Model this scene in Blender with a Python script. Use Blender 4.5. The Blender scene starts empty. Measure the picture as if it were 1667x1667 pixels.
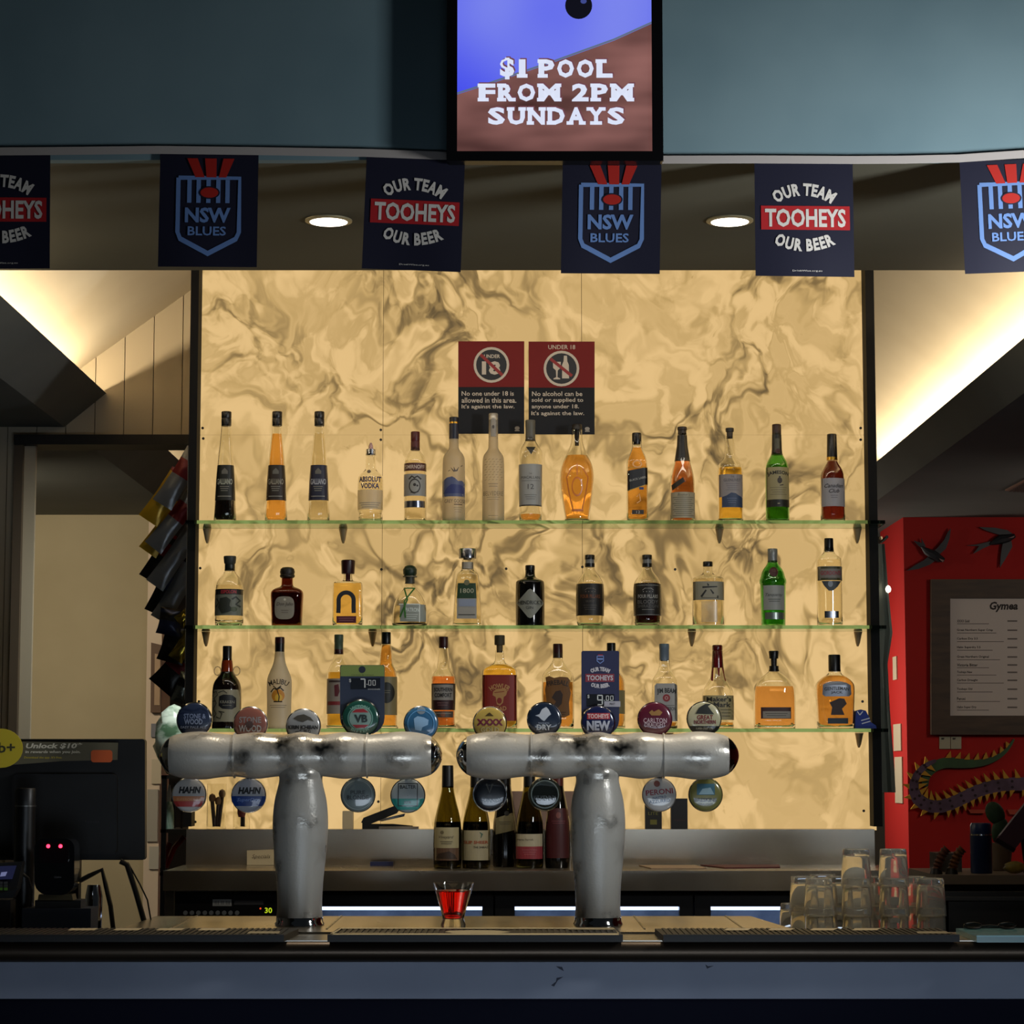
import bpy, bmesh, math, random
from mathutils import Vector
random.seed(7)
SC = bpy.context.scene
COL = SC.collection

# ------------------------------------------------------------------ camera
FPX, CX, CY, ZC = 3900.0, 833.5, 833.5, 1.43
TH = math.atan(416.0 / FPX)
cd = bpy.data.cameras.new('camera'); cam = bpy.data.objects.new('camera', cd); COL.objects.link(cam)
cam.location = (0, 0, ZC); cam.rotation_euler = (math.pi / 2 + TH, 0, 0)
cd.sensor_width = 36; cd.lens = 36 * FPX / 1667.0; cd.clip_end = 100
SC.camera = cam
# ------------------------------------------------------------------ world, exposure, lights
w = bpy.data.worlds.new('world'); SC.world = w; w.use_nodes = True
w.node_tree.nodes['Background'].inputs[0].default_value = (.72, .86, 1.0, 1)
w.node_tree.nodes['Background'].inputs[1].default_value = .010
SC.view_settings.view_transform = 'Standard'; SC.view_settings.look = 'None'
SC.view_settings.exposure = 0; SC.view_settings.gamma = 1; SC.view_settings.use_curve_mapping = False
cy = SC.cycles
cy.max_bounces = 24; cy.transmission_bounces = 20; cy.glossy_bounces = 6; cy.diffuse_bounces = 4
cy.transparent_max_bounces = 16; cy.caustics_reflective = False; cy.caustics_refractive = True
cy.sample_clamp_indirect = 4; cy.use_denoising = True

def area(name, loc, target, sx, sy, power, col, spread=180):
    l = bpy.data.lights.new(name, 'AREA'); l.shape = 'RECTANGLE'; l.size = sx; l.size_y = sy
    l.energy = power; l.color = col; l.spread = math.radians(spread)
    o = bpy.data.objects.new(name, l); COL.objects.link(o); o.location = loc
    o.rotation_euler = (Vector(target) - Vector(loc)).to_track_quat('-Z', 'Y').to_euler()
    return o
# daylight from the front windows, right behind the photographer's right shoulder
area('window_daylight', (1.75, 4.50, 2.20), (.75, 5.2, 2.42), .2, .4, 15, (.92, .95, .96), 115)
area('fascia_fill', (0.5, 2.4, .62), (0.3, 5.3, 1.0), 2.6, .7, 5.5, (.74, .86, 1.0), 80)  # low fill added out of view to lift the bar front, no doorway there
# warm cove strips laid in the troughs on top of the two bulkheads
area('cove_strip_left', (-1.60, 6.9, 2.695), (-1.40, 6.9, 3.2), .03, 3.0, 30, (1, .80, .52)).rotation_euler = (0, math.radians(180 + 28), 0)
area('cove_strip_right', (1.65, 8.4, 2.665), (1.5, 8.4, 3.2), .03, 4.0, 38, (1, .80, .52)).rotation_euler = (0, math.radians(180 - 28), 0)
area('cove_strip_back', (-1.60, 10.2, 2.695), (-1.40, 10.2, 3.2), .03, 2.4, 5, (1, .80, .52)).rotation_euler = (0, math.radians(180 + 28), 0)
# unseen fill added behind the bulkhead to brighten the bottle labels
area('shelf_fill', (0, 6.46, 2.92), (0, 7.3, 1.6), 2.4, .06, 5, (1, .93, .82))
area('rack_fill', (-1.02, 8.1, 2.3), (-1.2, 8.4, 1.3), .15, .15, 7, (.95, 1.0, .95))  # added lamp without a real source, brightens the dark storage rack
# lamp in the back room
area('back_room_lamp', (-2.6, 9.6, 2.6), (-1.9, 11.4, 1.4), .3, .3, 30, (1, .86, .62))
area('menu_fill', (2.9, 9.0, 2.3), (2.1, 10.9, 1.4), .4, .4, 6, (1, .88, .74))  # unseen fill added to brighten the menu board
area('red_end_fill', (.9, 11.25, 1.8), (1.8, 11.25, 1.5), .3, .5, 12, (1, .86, .70))  # added lamp, placed so that it lights only the red wall's end face

# ------------------------------------------------------------------ pixel -> place
CT, ST = math.cos(TH), math.sin(TH)
def P(px, py, Y):
    a = (px - CX) / FPX; u = (CY - py) / FPX
    t = Y / (CT - ST * u)
    return Vector((a * t, Y, ZC + (ST + CT * u) * t))
def K(px, py, Y): return P(px + 1, py, Y).x - P(px, py, Y).x
def YZ(py, z):          # depth at which the height z shows at image row py
    u = (CY - py) / FPX
    return (z - ZC) / (ST + CT * u) * (CT - ST * u)

# ------------------------------------------------------------------ materials
def lin(c):
    if isinstance(c, str): c = tuple(int(c[i:i + 2], 16) for i in (0, 2, 4))
    return tuple((v / 255 / 12.92) if v / 255 <= .04045 else ((v / 255 + .055) / 1.055) ** 2.4 for v in c)
MC = {}
def mat(c, rough=.55, metal=0., trans=0., ior=1.45, emit=0., spec=.5, name=None, coat=0.):
    key = (c, rough, metal, trans, ior, emit, spec, coat)
    if key in MC: return MC[key]
    m = bpy.data.materials.new(name or 'm_%s' % str(c).replace(' ', '')); m.use_nodes = True
    b = m.node_tree.nodes['Principled BSDF']; L = lin(c)
    b.inputs['Base Color'].default_value = (*L, 1); b.inputs['Roughness'].default_value = rough
    b.inputs['Metallic'].default_value = metal; b.inputs['Transmission Weight'].default_value = trans
    b.inputs['IOR'].default_value = ior; b.inputs['Specular IOR Level'].default_value = spec
    b.inputs['Coat Weight'].default_value = coat
    if emit:
        b.inputs['Emission Color'].default_value = (*L, 1); b.inputs['Emission Strength'].default_value = emit
        b.inputs['Base Color'].default_value = (.01, .01, .01, 1)
    MC[key] = m
    return m
def nmat(name, c1, c2, scale=4, detail=4, rough=.6, metal=0, stretch=(1, 1, 1), bump=0., dist=0., lo=.35, hi=.65, emit=0, rough2=None):
    m = bpy.data.materials.new(name); m.use_nodes = True; nt = m.node_tree; N = nt.nodes; L = nt.links
    b = N['Principled BSDF']; b.inputs['Roughness'].default_value = rough; b.inputs['Metallic'].default_value = metal
    tc = N.new('ShaderNodeTexCoord'); mp = N.new('ShaderNodeMapping'); mp.inputs['Scale'].default_value = stretch
    no = N.new('ShaderNodeTexNoise'); no.inputs['Scale'].default_value = scale; no.inputs['Detail'].default_value = detail
    no.inputs['Distortion'].default_value = dist
    cr = N.new('ShaderNodeValToRGB'); cr.color_ramp.elements[0].position = lo; cr.color_ramp.elements[1].position = hi
    cr.color_ramp.elements[0].color = (*lin(c1), 1); cr.color_ramp.elements[1].color = (*lin(c2), 1)
    L.new(tc.outputs['Object'], mp.inputs[0]); L.new(mp.outputs[0], no.inputs[0]); L.new(no.outputs[0], cr.inputs[0])
    L.new(cr.outputs[0], b.inputs['Base Color'])
    if rough2 is not None:
        mr = N.new('ShaderNodeMapRange'); mr.inputs[1].default_value = lo; mr.inputs[2].default_value = hi
        mr.inputs[3].default_value = rough; mr.inputs[4].default_value = rough2
        L.new(no.outputs[0], mr.inputs[0]); L.new(mr.outputs[0], b.inputs['Roughness'])
    if bump:
        bp = N.new('ShaderNodeBump'); bp.inputs['Strength'].default_value = bump; bp.inputs['Distance'].default_value = .01
        L.new(no.outputs[0], bp.inputs['Height']); L.new(bp.outputs[0], b.inputs['Normal'])
    if emit:
        L.new(cr.outputs[0], b.inputs['Emission Color']); b.inputs['Emission Strength'].default_value = emit
        for l in list(b.inputs['Base Color'].links): L.remove(l)
        b.inputs['Base Color'].default_value = (.01, .01, .01, 1)
    return m

def marble():
    m = bpy.data.materials.new('backlit_marble'); m.use_nodes = True; nt = m.node_tree; N = nt.nodes; L = nt.links
    for n in list(N): N.remove(n)
    out = N.new('ShaderNodeOutputMaterial'); em = N.new('ShaderNodeEmission'); gl = N.new('ShaderNodeBsdfGlossy')
    gl.inputs['Roughness'].default_value = .3; gl.inputs['Color'].default_value = (.8, .8, .8, 1)
    fr = N.new('ShaderNodeFresnel'); fr.inputs[0].default_value = 1.12
    mx = N.new('ShaderNodeMixShader')
    geo = N.new('ShaderNodeTexCoord'); mp = N.new('ShaderNodeMapping')
    mp.inputs['Rotation'].default_value = (0, math.radians(-30), 0); mp.inputs['Scale'].default_value = (1.12, 1, .9)
    L.new(geo.outputs['Object'], mp.inputs[0])
    def noise(scale, detail, dist, off, src=None, rough=.55):
        n = N.new('ShaderNodeTexNoise'); n.inputs['Scale'].default_value = scale; n.inputs['Detail'].default_value = detail
        n.inputs['Distortion'].default_value = dist; n.inputs['Roughness'].default_value = rough
        a = N.new('ShaderNodeVectorMath'); a.operation = 'ADD'; a.inputs[1].default_value = off
        L.new(src or mp.outputs[0], a.inputs[0]); L.new(a.outputs[0], n.inputs[0]); return n
    def math_(op, a, b):
        n = N.new('ShaderNodeMath'); n.operation = op
        for i, v in enumerate((a, b)):
            if v is None: continue
            if isinstance(v, (int, float)): n.inputs[i].default_value = v
            else: L.new(v, n.inputs[i])
        return n.outputs[0]
    def ramp(v, a, b, c=0., d=1.):
        r = N.new('ShaderNodeMapRange'); r.interpolation_type = 'SMOOTHSTEP'
        for i, x in enumerate((a, b, c, d)): r.inputs[i + 1].default_value = x
        L.new(v, r.inputs[0]); return r.outputs[0]
    # swirl the coordinates first
    wz = noise(2.6, 3, .4, (3.1, 0, 1.7))
    sub = N.new('ShaderNodeVectorMath'); sub.operation = 'SUBTRACT'; sub.inputs[1].default_value = (.5, .5, .5)
    L.new(wz.outputs['Color'], sub.inputs[0])
    sc_ = N.new('ShaderNodeVectorMath'); sc_.operation = 'SCALE'; sc_.inputs['Scale'].default_value = .6; L.new(sub.outputs[0], sc_.inputs[0])
    ad = N.new('ShaderNodeVectorMath'); ad.operation = 'ADD'; L.new(mp.outputs[0], ad.inputs[0]); L.new(sc_.outputs[0], ad.inputs[1])
    W = ad.outputs[0]
    n1 = noise(3.0, 4, .35, (0, 0, 0), W, .46); n2 = noise(6.0, 4, .4, (5, 2, 9), W, .5); n3 = noise(1.5, 3, .2, (9, 1, 3)); n4 = noise(20, 4, .3, (1, 7, 3), W)
    v1 = ramp(math_('ABSOLUTE', math_('SUBTRACT', n1.outputs[0], .5), None), 0., .05, 1, 0)
    v2 = ramp(math_('ABSOLUTE', math_('SUBTRACT', n2.outputs[0], .52), None), 0., .06, 1, 0)
    patch = ramp(n3.outputs[0], .38, .66, .26, 1.)
    cloud = ramp(n2.outputs[0], .40, .62)
    v3 = ramp(math_('ABSOLUTE', math_('SUBTRACT', n1.outputs[0], .60), None), 0., .05, 1, 0)
    spots = ramp(n4.outputs[0], .66, .80)
    dark = math_('ADD', math_('MULTIPLY', math_('MULTIPLY', v1, patch), .58), math_('MULTIPLY', math_('MULTIPLY', v2, patch), .24))
    dark = math_('ADD', dark, math_('MULTIPLY', spots, .20))
    dark = math_('ADD', dark, math_('MULTIPLY', math_('MULTIPLY', v3, patch), .26))
    dark = math_('ADD', dark, math_('MULTIPLY', cloud, .22))
    cr = N.new('ShaderNodeValToRGB'); e = cr.color_ramp.elements
    e[0].position = 0; e[0].color = (*lin('e3be82'), 1)
    e[1].position = 1; e[1].color = (*lin('5c4c34'), 1)
    x = e.new(.30); x.color = (*lin('c4a268'), 1)
    x = e.new(.62); x.color = (*lin('94794c'), 1)
    L.new(dark, cr.inputs[0]); L.new(cr.outputs[0], em.inputs[0]); em.inputs[1].default_value = 1.0
    L.new(fr.outputs[0], mx.inputs[0]); L.new(em.outputs[0], mx.inputs[1]); L.new(gl.outputs[0], mx.inputs[2])
    L.new(mx.outputs[0], out.inputs[0])
    return m

def frost():
    m = bpy.data.materials.new('frosted_chrome'); m.use_nodes = True; nt = m.node_tree; N = nt.nodes; L = nt.links
    b = N['Principled BSDF']; tc = N.new('ShaderNodeTexCoord')
    n1 = N.new('ShaderNodeTexNoise'); n1.inputs['Scale'].default_value = 14; n1.inputs['Detail'].default_value = 3
    L.new(tc.outputs['Object'], n1.inputs[0])
    cr = N.new('ShaderNodeValToRGB'); cr.color_ramp.elements[0].position = .52; cr.color_ramp.elements[1].position = .78
    cr.color_ramp.elements[0].color = (0, 0, 0, 1); cr.color_ramp.elements[1].color = (1, 1, 1, 1)
    sx = N.new('ShaderNodeSeparateXYZ'); L.new(tc.outputs['Object'], sx.inputs[0])
    ab = N.new('ShaderNodeMath'); ab.operation = 'ABSOLUTE'; L.new(sx.outputs[0], ab.inputs[0])
    gx = N.new('ShaderNodeMapRange'); gx.inputs[1].default_value = .03; gx.inputs[2].default_value = .10; gx.inputs[3].default_value = .16; gx.inputs[4].default_value = 0; L.new(ab.outputs[0], gx.inputs[0])
    gz = N.new('ShaderNodeMapRange'); gz.inputs[1].default_value = .385; gz.inputs[2].default_value = .43; L.new(sx.outputs[2], gz.inputs[0])
    gm = N.new('ShaderNodeMath'); gm.operation = 'MULTIPLY'; L.new(gx.outputs[0], gm.inputs[0]); L.new(gz.outputs[0], gm.inputs[1])
    ga = N.new('ShaderNodeMath'); ga.operation = 'ADD'; L.new(gm.outputs[0], ga.inputs[0]); L.new(n1.outputs[0], ga.inputs[1])
    L.new(ga.outputs[0], cr.inputs[0])
    mm = N.new('ShaderNodeMapRange'); mm.inputs[3].default_value = .05; mm.inputs[4].default_value = 1.; L.new(cr.outputs[0], mm.inputs[0]); L.new(mm.outputs[0], b.inputs['Metallic'])
    mr = N.new('ShaderNodeMapRange'); mr.inputs[3].default_value = .38; mr.inputs[4].default_value = .12
    L.new(cr.outputs[0], mr.inputs[0]); L.new(mr.outputs[0], b.inputs['Roughness'])
    b.inputs['Base Color'].default_value = (*lin('aaa69d'), 1)
    n2 = N.new('ShaderNodeTexNoise'); n2.inputs['Scale'].default_value = 160; n2.inputs['Detail'].default_value = 2
    L.new(tc.outputs['Object'], n2.inputs[0])
    bp = N.new('ShaderNodeBump'); bp.inputs['Strength'].default_value = .16; bp.inputs['Distance'].default_value = .003
    L.new(n2.outputs[0], bp.inputs['Height']); L.new(bp.outputs[0], b.inputs['Normal'])
    return m

# ------------------------------------------------------------------ shapes: lists of (verts, faces)
def box(x0, x1, y0, y1, z0, z1):
    v = [(x, y, z) for x in (x0, x1) for y in (y0, y1) for z in (z0, z1)]
    return v, [(0, 1, 3, 2), (4, 6, 7, 5), (0, 4, 5, 1), (2, 3, 7, 6), (0, 2, 6, 4), (1, 5, 7, 3)]
def bbox(x0, x1, y0, y1, z0, z1, r=.004, n=3):     # box rounded seen from the front (outline in x/z)
    pts = []
    for cx_, cz_, a0 in ((x1 - r, z1 - r, 0), (x0 + r, z1 - r, 90), (x0 + r, z0 + r, 180), (x1 - r, z0 + r, 270)):
        for i in range(n + 1):
            a = math.radians(a0 + 90 * i / n); pts.append((cx_ + r * math.cos(a), cz_ + r * math.sin(a)))
    return prism(pts, y0, y1)
def prism(poly, y0, y1):                            # poly in (x,z) extruded along y
    n = len(poly); v = [(x, y0, z) for x, z in poly] + [(x, y1, z) for x, z in poly]
    f = [tuple(range(n)), tuple(range(2 * n - 1, n - 1, -1))]
    f += [(i, i + n, (i + 1) % n + n, (i + 1) % n) for i in range(n)]
    return v, f
def prism3(pts, d):                                 # planar 3d polygon pushed along vector d
    n = len(pts); v = [tuple(p) for p in pts] + [tuple(Vector(p) + Vector(d)) for p in pts]
    f = [tuple(range(n)), tuple(range(2 * n - 1, n - 1, -1))]
    f += [(i, i + n, (i + 1) % n + n, (i + 1) % n) for i in range(n)]
    return v, f
def lathe(prof, c=(0, 0, 0), axis='z', seg=32, n=2., dy=1., cap=True):   # prof: (r, h); superellipse section
    v = []; f = []
    for r, h in prof:
        for i in range(seg):
            a = 2 * math.pi * i / seg; ca, sa = math.cos(a), math.sin(a)
            x = r * math.copysign(abs(ca) ** (2 / n), ca); y = r * dy * math.copysign(abs(sa) ** (2 / n), sa)
            p = (x, y, h) if axis == 'z' else ((h, x, y) if axis == 'x' else (x, h, y))
            v.append((c[0] + p[0], c[1] + p[1], c[2] + p[2]))
    for j in range(len(prof) - 1):
        for i in range(seg):
            a, b_ = j * seg + i, j * seg + (i + 1) % seg
            f.append((a, b_, b_ + seg, a + seg))
    if cap:
        f.append(tuple(range(seg - 1, -1, -1))); f.append(tuple(range((len(prof) - 1) * seg, len(prof) * seg)))
    return v, f
def tube(path, r, seg=8):
    v = []; f = []; path = [Vector(p) for p in path]
    for k, p in enumerate(path):
        t = (path[min(k + 1, len(path) - 1)] - path[max(k - 1, 0)]).normalized()
        a = t.cross(Vector((0, 0, 1)));
        if a.length < .1: a = t.cross(Vector((1, 0, 0)))
        a.normalize(); b_ = t.cross(a); rr = r[k] if isinstance(r, (list, tuple)) else r
        for i in range(seg):
            q = 2 * math.pi * i / seg; v.append(tuple(p + (a * math.cos(q) + b_ * math.sin(q)) * rr))
    for j in range(len(path) - 1):
        for i in range(seg):
            x, y = j * seg + i, j * seg + (i + 1) % seg; f.append((x, y, y + seg, x + seg))
    f.append(tuple(range(seg - 1, -1, -1))); f.append(tuple(range((len(path) - 1) * seg, len(path) * seg)))
    return v, f
def chaikin(pts, it=2):
    for _ in range(it):
        o = [pts[0]]
        for a, b_ in zip(pts, pts[1:]):
            o.append(tuple(.75 * p + .25 * q for p, q in zip(a, b_))); o.append(tuple(.25 * p + .75 * q for p, q in zip(a, b_)))
        o.append(pts[-1]); pts = o
    return pts

# ------------------------------------------------------------------ objects
LOC = {}
def setp(o, label=None, cat=None, group=None, kind=None):
    if label: o['label'] = label
    if cat: o['category'] = cat
    if group: o['group'] = group
    if kind: o['kind'] = kind
def thing(name, label, cat, loc, group=None, kind=None):
    o = bpy.data.objects.new(name, None); COL.objects.link(o); o.location = loc; o.empty_display_size = .05
    setp(o, label, cat, group, kind); LOC[o] = Vector(loc); return o
def mk(name, shapes, m, parent=None, smooth=False, loc=None, sub=0., **kw):
    """shapes in world coordinates -> one mesh object"""
    if isinstance(shapes, tuple): shapes = [shapes]
    V = []; F = []
    for v, f in shapes:
        o = len(V); V += [tuple(p) for p in v]; F += [tuple(i + o for i in q) for q in f]
    if parent is not None: L = LOC[parent]
    elif loc is not None: L = Vector(loc)
    else:
        xs = [p[0] for p in V]; ys = [p[1] for p in V]; zs = [p[2] for p in V]
        L = Vector(((min(xs) + max(xs)) / 2, (min(ys) + max(ys)) / 2, min(zs)))
    me = bpy.data.meshes.new(name); me.from_pydata([tuple(Vector(p) - L) for p in V], [], F)
    bm = bmesh.new(); bm.from_mesh(me); bmesh.ops.recalc_face_normals(bm, faces=bm.faces)
    bm.to_mesh(me); bm.free()
    if smooth:
        me.polygons.foreach_set('use_smooth', [True] * len(me.polygons)); 
        try: me.set_sharp_from_angle(angle=math.radians(smooth if smooth is not True else 40))
        except Exception: pass
    me.materials.append(m)
    o = bpy.data.objects.new(name, me); COL.objects.link(o)
    if parent is not None: o.parent = parent
    else: o.location = L
    LOC[o] = L
    setp(o, **kw); return o

# ------------------------------------------------------------------ lettering (built-in font), in pixel space
TXT = {}
def glyphs(s, bold=0., shear=0., space=1.):
    key = (s, bold, shear, space)
    if key not in TXT:
        c = bpy.data.curves.new('t', 'FONT'); c.body = s; c.size = 1; c.offset = bold; c.shear = shear; c.space_character = space
        c.resolution_u = 2; c.fill_mode = 'FRONT'
        o = bpy.data.objects.new('t', c); me = bpy.data.meshes.new_from_object(o)
        v = [(p.co.x, p.co.y) for p in me.vertices]; f = [tuple(q.vertices) for q in me.polygons]
        bpy.data.objects.remove(o); bpy.data.curves.remove(c); bpy.data.meshes.remove(me)
        xs = [p[0] for p in v] or [0, 1]; ys = [p[1] for p in v] or [0, 1]
        x0, x1, y0, y1 = min(xs), max(xs), min(ys), max(ys)
        TXT[key] = ([((x - (x0 + x1) / 2) / max(x1 - x0, 1e-6), (y - (y0 + y1) / 2) / max(y1 - y0, 1e-6)) for x, y in v], f)
    return TXT[key]
def text2(s, xc, yc, wd, ht, bold=.012, shear=0., arc=0., rot=0., space=1.):
    v, f = glyphs(s, bold, shear, space); o = []
    for x, y in v:
        X, Y = x * wd, y * ht
        if arc:
            a = X / arc; X, Y = (arc + Y) * math.sin(a), (arc + Y) * math.cos(a) - arc
        if rot: X, Y = X * math.cos(rot) - Y * math.sin(rot), X * math.sin(rot) + Y * math.cos(rot)
        o.append((xc + X, yc - Y))
    return o, f
def poly2(pts): return list(pts), [tuple(range(len(pts)))]
def ell2(x, y, rx, ry=None, n=28, r0=None):
    ry = ry or rx
    p = [(x + rx * math.cos(2 * math.pi * i / n), y + ry * math.sin(2 * math.pi * i / n)) for i in range(n)]
    if r0 is None: return p, [tuple(range(n))]
    q = [(x + (a - x) * r0, y + (b_ - y) * r0) for a, b_ in p]
    return p + q, [(i, (i + 1) % n, n + (i + 1) % n, n + i) for i in range(n)]
def rect2(x0, x1, y0, y1): return [(x0, y0), (x1, y0), (x1, y1), (x0, y1)], [(0, 1, 2, 3)]
def line2(pts, wd):
    v = []; f = []
    for k, (x, y) in enumerate(pts):
        a = pts[max(k - 1, 0)]; b_ = pts[min(k + 1, len(pts) - 1)]
        dx, dy = b_[0] - a[0], b_[1] - a[1]; l = math.hypot(dx, dy) or 1
        ww = wd[k] if isinstance(wd, (list, tuple)) else wd
        v += [(x - dy / l * ww / 2, y + dx / l * ww / 2), (x + dy / l * ww / 2, y - dx / l * ww / 2)]
    for k in range(len(pts) - 1): f.append((2 * k, 2 * k + 1, 2 * k + 3, 2 * k + 2))
    return v, f
def decal(name, shapes2, fn, m, parent, cut=None, label=None, loc=None, **kw):
    """2d shapes in pixel space laid on a surface by fn(px,py) -> world point"""
    if isinstance(shapes2, tuple): shapes2 = [shapes2]
    if name == 'lettering' and len(shapes2) > 1:
        return [decal(name, [q], fn, m, parent, cut, label, loc, **kw) for q in shapes2][-1]
    bm = bmesh.new()
    for v, f in shapes2:
        bv = [bm.verts.new((x, y, 0)) for x, y in v]
        for q in f:
            try: bm.faces.new([bv[i] for i in q])
            except ValueError: pass
    if cut:
        bmesh.ops.triangulate(bm, faces=bm.faces)
        for _ in range(3):
            e = [e for e in bm.edges if e.calc_length() > cut]
            if not e: break
            bmesh.ops.subdivide_edges(bm, edges=e, cuts=1); bmesh.ops.triangulate(bm, faces=bm.faces)
    L = LOC[parent] if parent is not None else Vector(loc)
    for v in bm.verts: v.co = Vector(fn(v.co.x, v.co.y)) - L
    bm.normal_update()
    s = sum((f.normal.y * f.calc_area() for f in bm.faces))
    if s > 0: bmesh.ops.reverse_faces(bm, faces=bm.faces)
    me = bpy.data.meshes.new(name); bm.to_mesh(me); bm.free(); me.materials.append(m)
    o = bpy.data.objects.new(name, me); COL.objects.link(o)
    if parent is not None: o.parent = parent
    else: o.location = L
    LOC[o] = L; setp(o, label, **kw)
    return o
def plane_fn(Y): return lambda x, y: P(x, y, Y)

# ================================================================== SETTING
M_blue = nmat('blue_paint', '67818a', '728b93', 3, 3, .7, bump=.02)
M_soffit = nmat('olive_paint', '48473b', '4f4d40', 2, 3, .75)
M_black = mat('0c0c0d', .45); M_white = mat('cfc8ba', .7)
M_steel = nmat('brushed_steel', 'c2b8a6', 'd0c6b6', 4, 3, .2, 1, (1.6, .6, .8), rough2=.3, lo=.15, hi=.85)
M_steel2 = nmat('worn_steel', '77736c', '9a958b', 5, 6, .25, 1, (1, 6, 1), rough2=.4)
M_warmwhite = nmat('cream_paint', 'c9bda6', 'd2c7b1', 2, 3, .8)
M_cream = nmat('cream_wall', 'a79b7f', 'b0a488', 2, 3, .85)
M_red = nmat('red_paint', 'a00703', 'aa0904', 2, 3, .8)
M_grey = nmat('grey_paint', '565a58', '5f6361', 2, 3, .8)

mk('floor', box(-5, 5, -2, 13, -.1, 0), nmat('dark_floor', '2b2622', '38322c', 3, 4, .5), kind='structure')
ZS = P(CX, 440, 6.39).z            # underside of the bar soffit
YF = YZ(259, ZS)                   # front face of the bulkhead
YB_ = YZ(440, ZS)
mk('wall_bulkhead', box(-3.2, 3.2, YF, YF + .03, ZS - .002, 3.7), M_blue, kind='structure')
so = mk('ceiling_soffit', box(-3.2, 3.2, YF + .03, YB_, ZS, ZS + .06), M_soffit, kind='structure')
mk('wall_bulkhead_back', box(-3.2, 3.2, YB_ - .03, YB_, ZS + .06, 3.7), M_warmwhite, kind='structure')

# side coves: slanted faces running away from the camera, lower ceilings beyond, raked ceilings above
def ext(poly, y0, y1): return prism(poly, y0, y1)
tl = P(173, 640, 8.5); bl = P(105, 695, 8.5)
mk('ceiling_cove_left', ext([(tl.x, tl.z), (bl.x, bl.z), (-3.6, bl.z), (-3.6, bl.z + .03), (bl.x - .02, bl.z + .03), (tl.x - .025, tl.z)], 6.42, 11.5), M_grey, kind='structure')
tr = P(1667, 550, 6.96); br = P(1667, 640, 7.35)
mk('ceiling_cove_right', ext([(tr.x, tr.z), (br.x, br.z), (3.6, br.z), (3.6, br.z + .03), (br.x + .02, br.z + .03), (tr.x + .025, tr.z)], 6.42, 12), M_grey, kind='structure')
c0 = P(135, 597, 8.5); c1 = P(314, 470, 8.5)
sl = (c1.z - c0.z) / (c1.x - c0.x)
def rk(x): return c0.z + sl * (x - c0.x)
mk('ceiling_rake_left', ext([(-1.77, rk(-1.77)), (.05, rk(.05)), (.05, rk(.05) + .04), (-1.77, rk(-1.77) + .04)], 6.42, 11.5), M_warmwhite, kind='structure')
def rk2(x): return tr.z + .16 + .71 * (tr.x - x)
xe = tr.x + (tr.z + .16 - br.z - .035) / .71
mk('ceiling_rake_right', ext([(xe, rk2(xe)), (.05, rk2(.05)), (.05, rk2(.05) + .04), (xe, rk2(xe) + .04)], 6.42, 12), M_warmwhite, kind='structure')

# board wall with the doorway on the left
YW = 8.5
wl = thing('wall_left', 'cream vertical board wall around the doorway on the left', None, (-2.0, YW, 0), kind='structure')
dl, dr, dz = P(40, 730, YW).x, P(330, 730, YW).x, P(100, 712, YW).z
plank_m = nmat('plank_paint', 'b3a68e', 'bdb098', 2, 3, .75, stretch=(1, 1, .2))
seam = P(203, 600, YW).x; pw = P(250, 600, YW).x - seam
i0 = -17
while True:
    x0 = seam + i0 * pw + .0015; x1 = x0 + pw - .003; i0 += 1
    if x0 > -.85: break
    zb = dz if x0 > dl - .05 else 0
    for (xa, xb, z_) in ([(x0, x1, zb)]):
        top = lambda x: max(bl.z + .03, rk(x)) if x < tl.x + .05 else rk(x)
        mk('plank', prism([(xa, z_), (xb, z_), (xb, top(xb)), (xa, top(xa))], YW, YW + .02), plank_m, wl)
mk('backing', prism([(-3.3, dz), (-.85, dz), (-.85, rk(-.85)), (tl.x, rk(tl.x)), (-3.3, bl.z + .03)], YW + .02, YW + .04), mat('5b5040', .9), wl)
jx = P(26, 730, YW).x; jz = P(26, 726, YW).z
mk('trim_1', box(jx, dl, YW - .03, YW + .12, 0, jz), mat('5a4d3e', .6), kind='structure')
mk('trim_2', [box(jx, dr + .4, YW - .04, YW + .12, jz, dz + .005)], mat('14110f', .6), kind='structure')
# back room seen through the doorway
mk('wall_back_room', box(-3.6, P(246, 900, 11.5).x, 11.5, 11.6, 0, 3.2), M_cream, kind='structure')
ps = thing('wall_partition', 'pale narrow wall end right of the doorway, with notices on it', None, (P(255, 1000, 11.2).x, 11.2, 0), kind='structure')
pp0, pp1 = P(240, 1000, 11.2).x, P(264, 1000, 11.2).x
mk('wall_end', box(pp0, pp1, 11.2, 11.5, 0, bl.z), mat('cbb9a6', .8), ps)
for (a, b_, c, d, col) in ((246, 263, 1178, 1200, '6f7079'), (247, 262, 1236, 1276, 'b9ad97'), (240, 256, 1285, 1370, '9a958c'), (243, 258, 1378, 1415, 'a9a49a')):
    q0, q1 = P(a, c, 11.19), P(b_, d, 11.19)
    mk('notice', box(q0.x, q1.x, 11.19, 11.2, q1.z, q0.z), mat(col, .5), ps)
mk('wall_far', box(-3.6, 3.6, 12.4, 12.5, 0, 4), mat('3a362f', .8), kind='structure')
mk('wall_far_left', box(-3.7, -3.6, -2, 12.4, 0, 4), mat('6a6a60', .8), kind='structure')
mk('wall_far_right', box(3.6, 3.7, 5, 12.4, 0, 4), mat('7a1a12', .8), kind='structure')
# red wall on the right
YR = YZ(842, br.z)
xr0 = P(1473, 1000, YR).x
mk('wall_red', box(xr0, 3.6, YR, YR + .7, 0, br.z), M_red, kind='structure')

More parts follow.
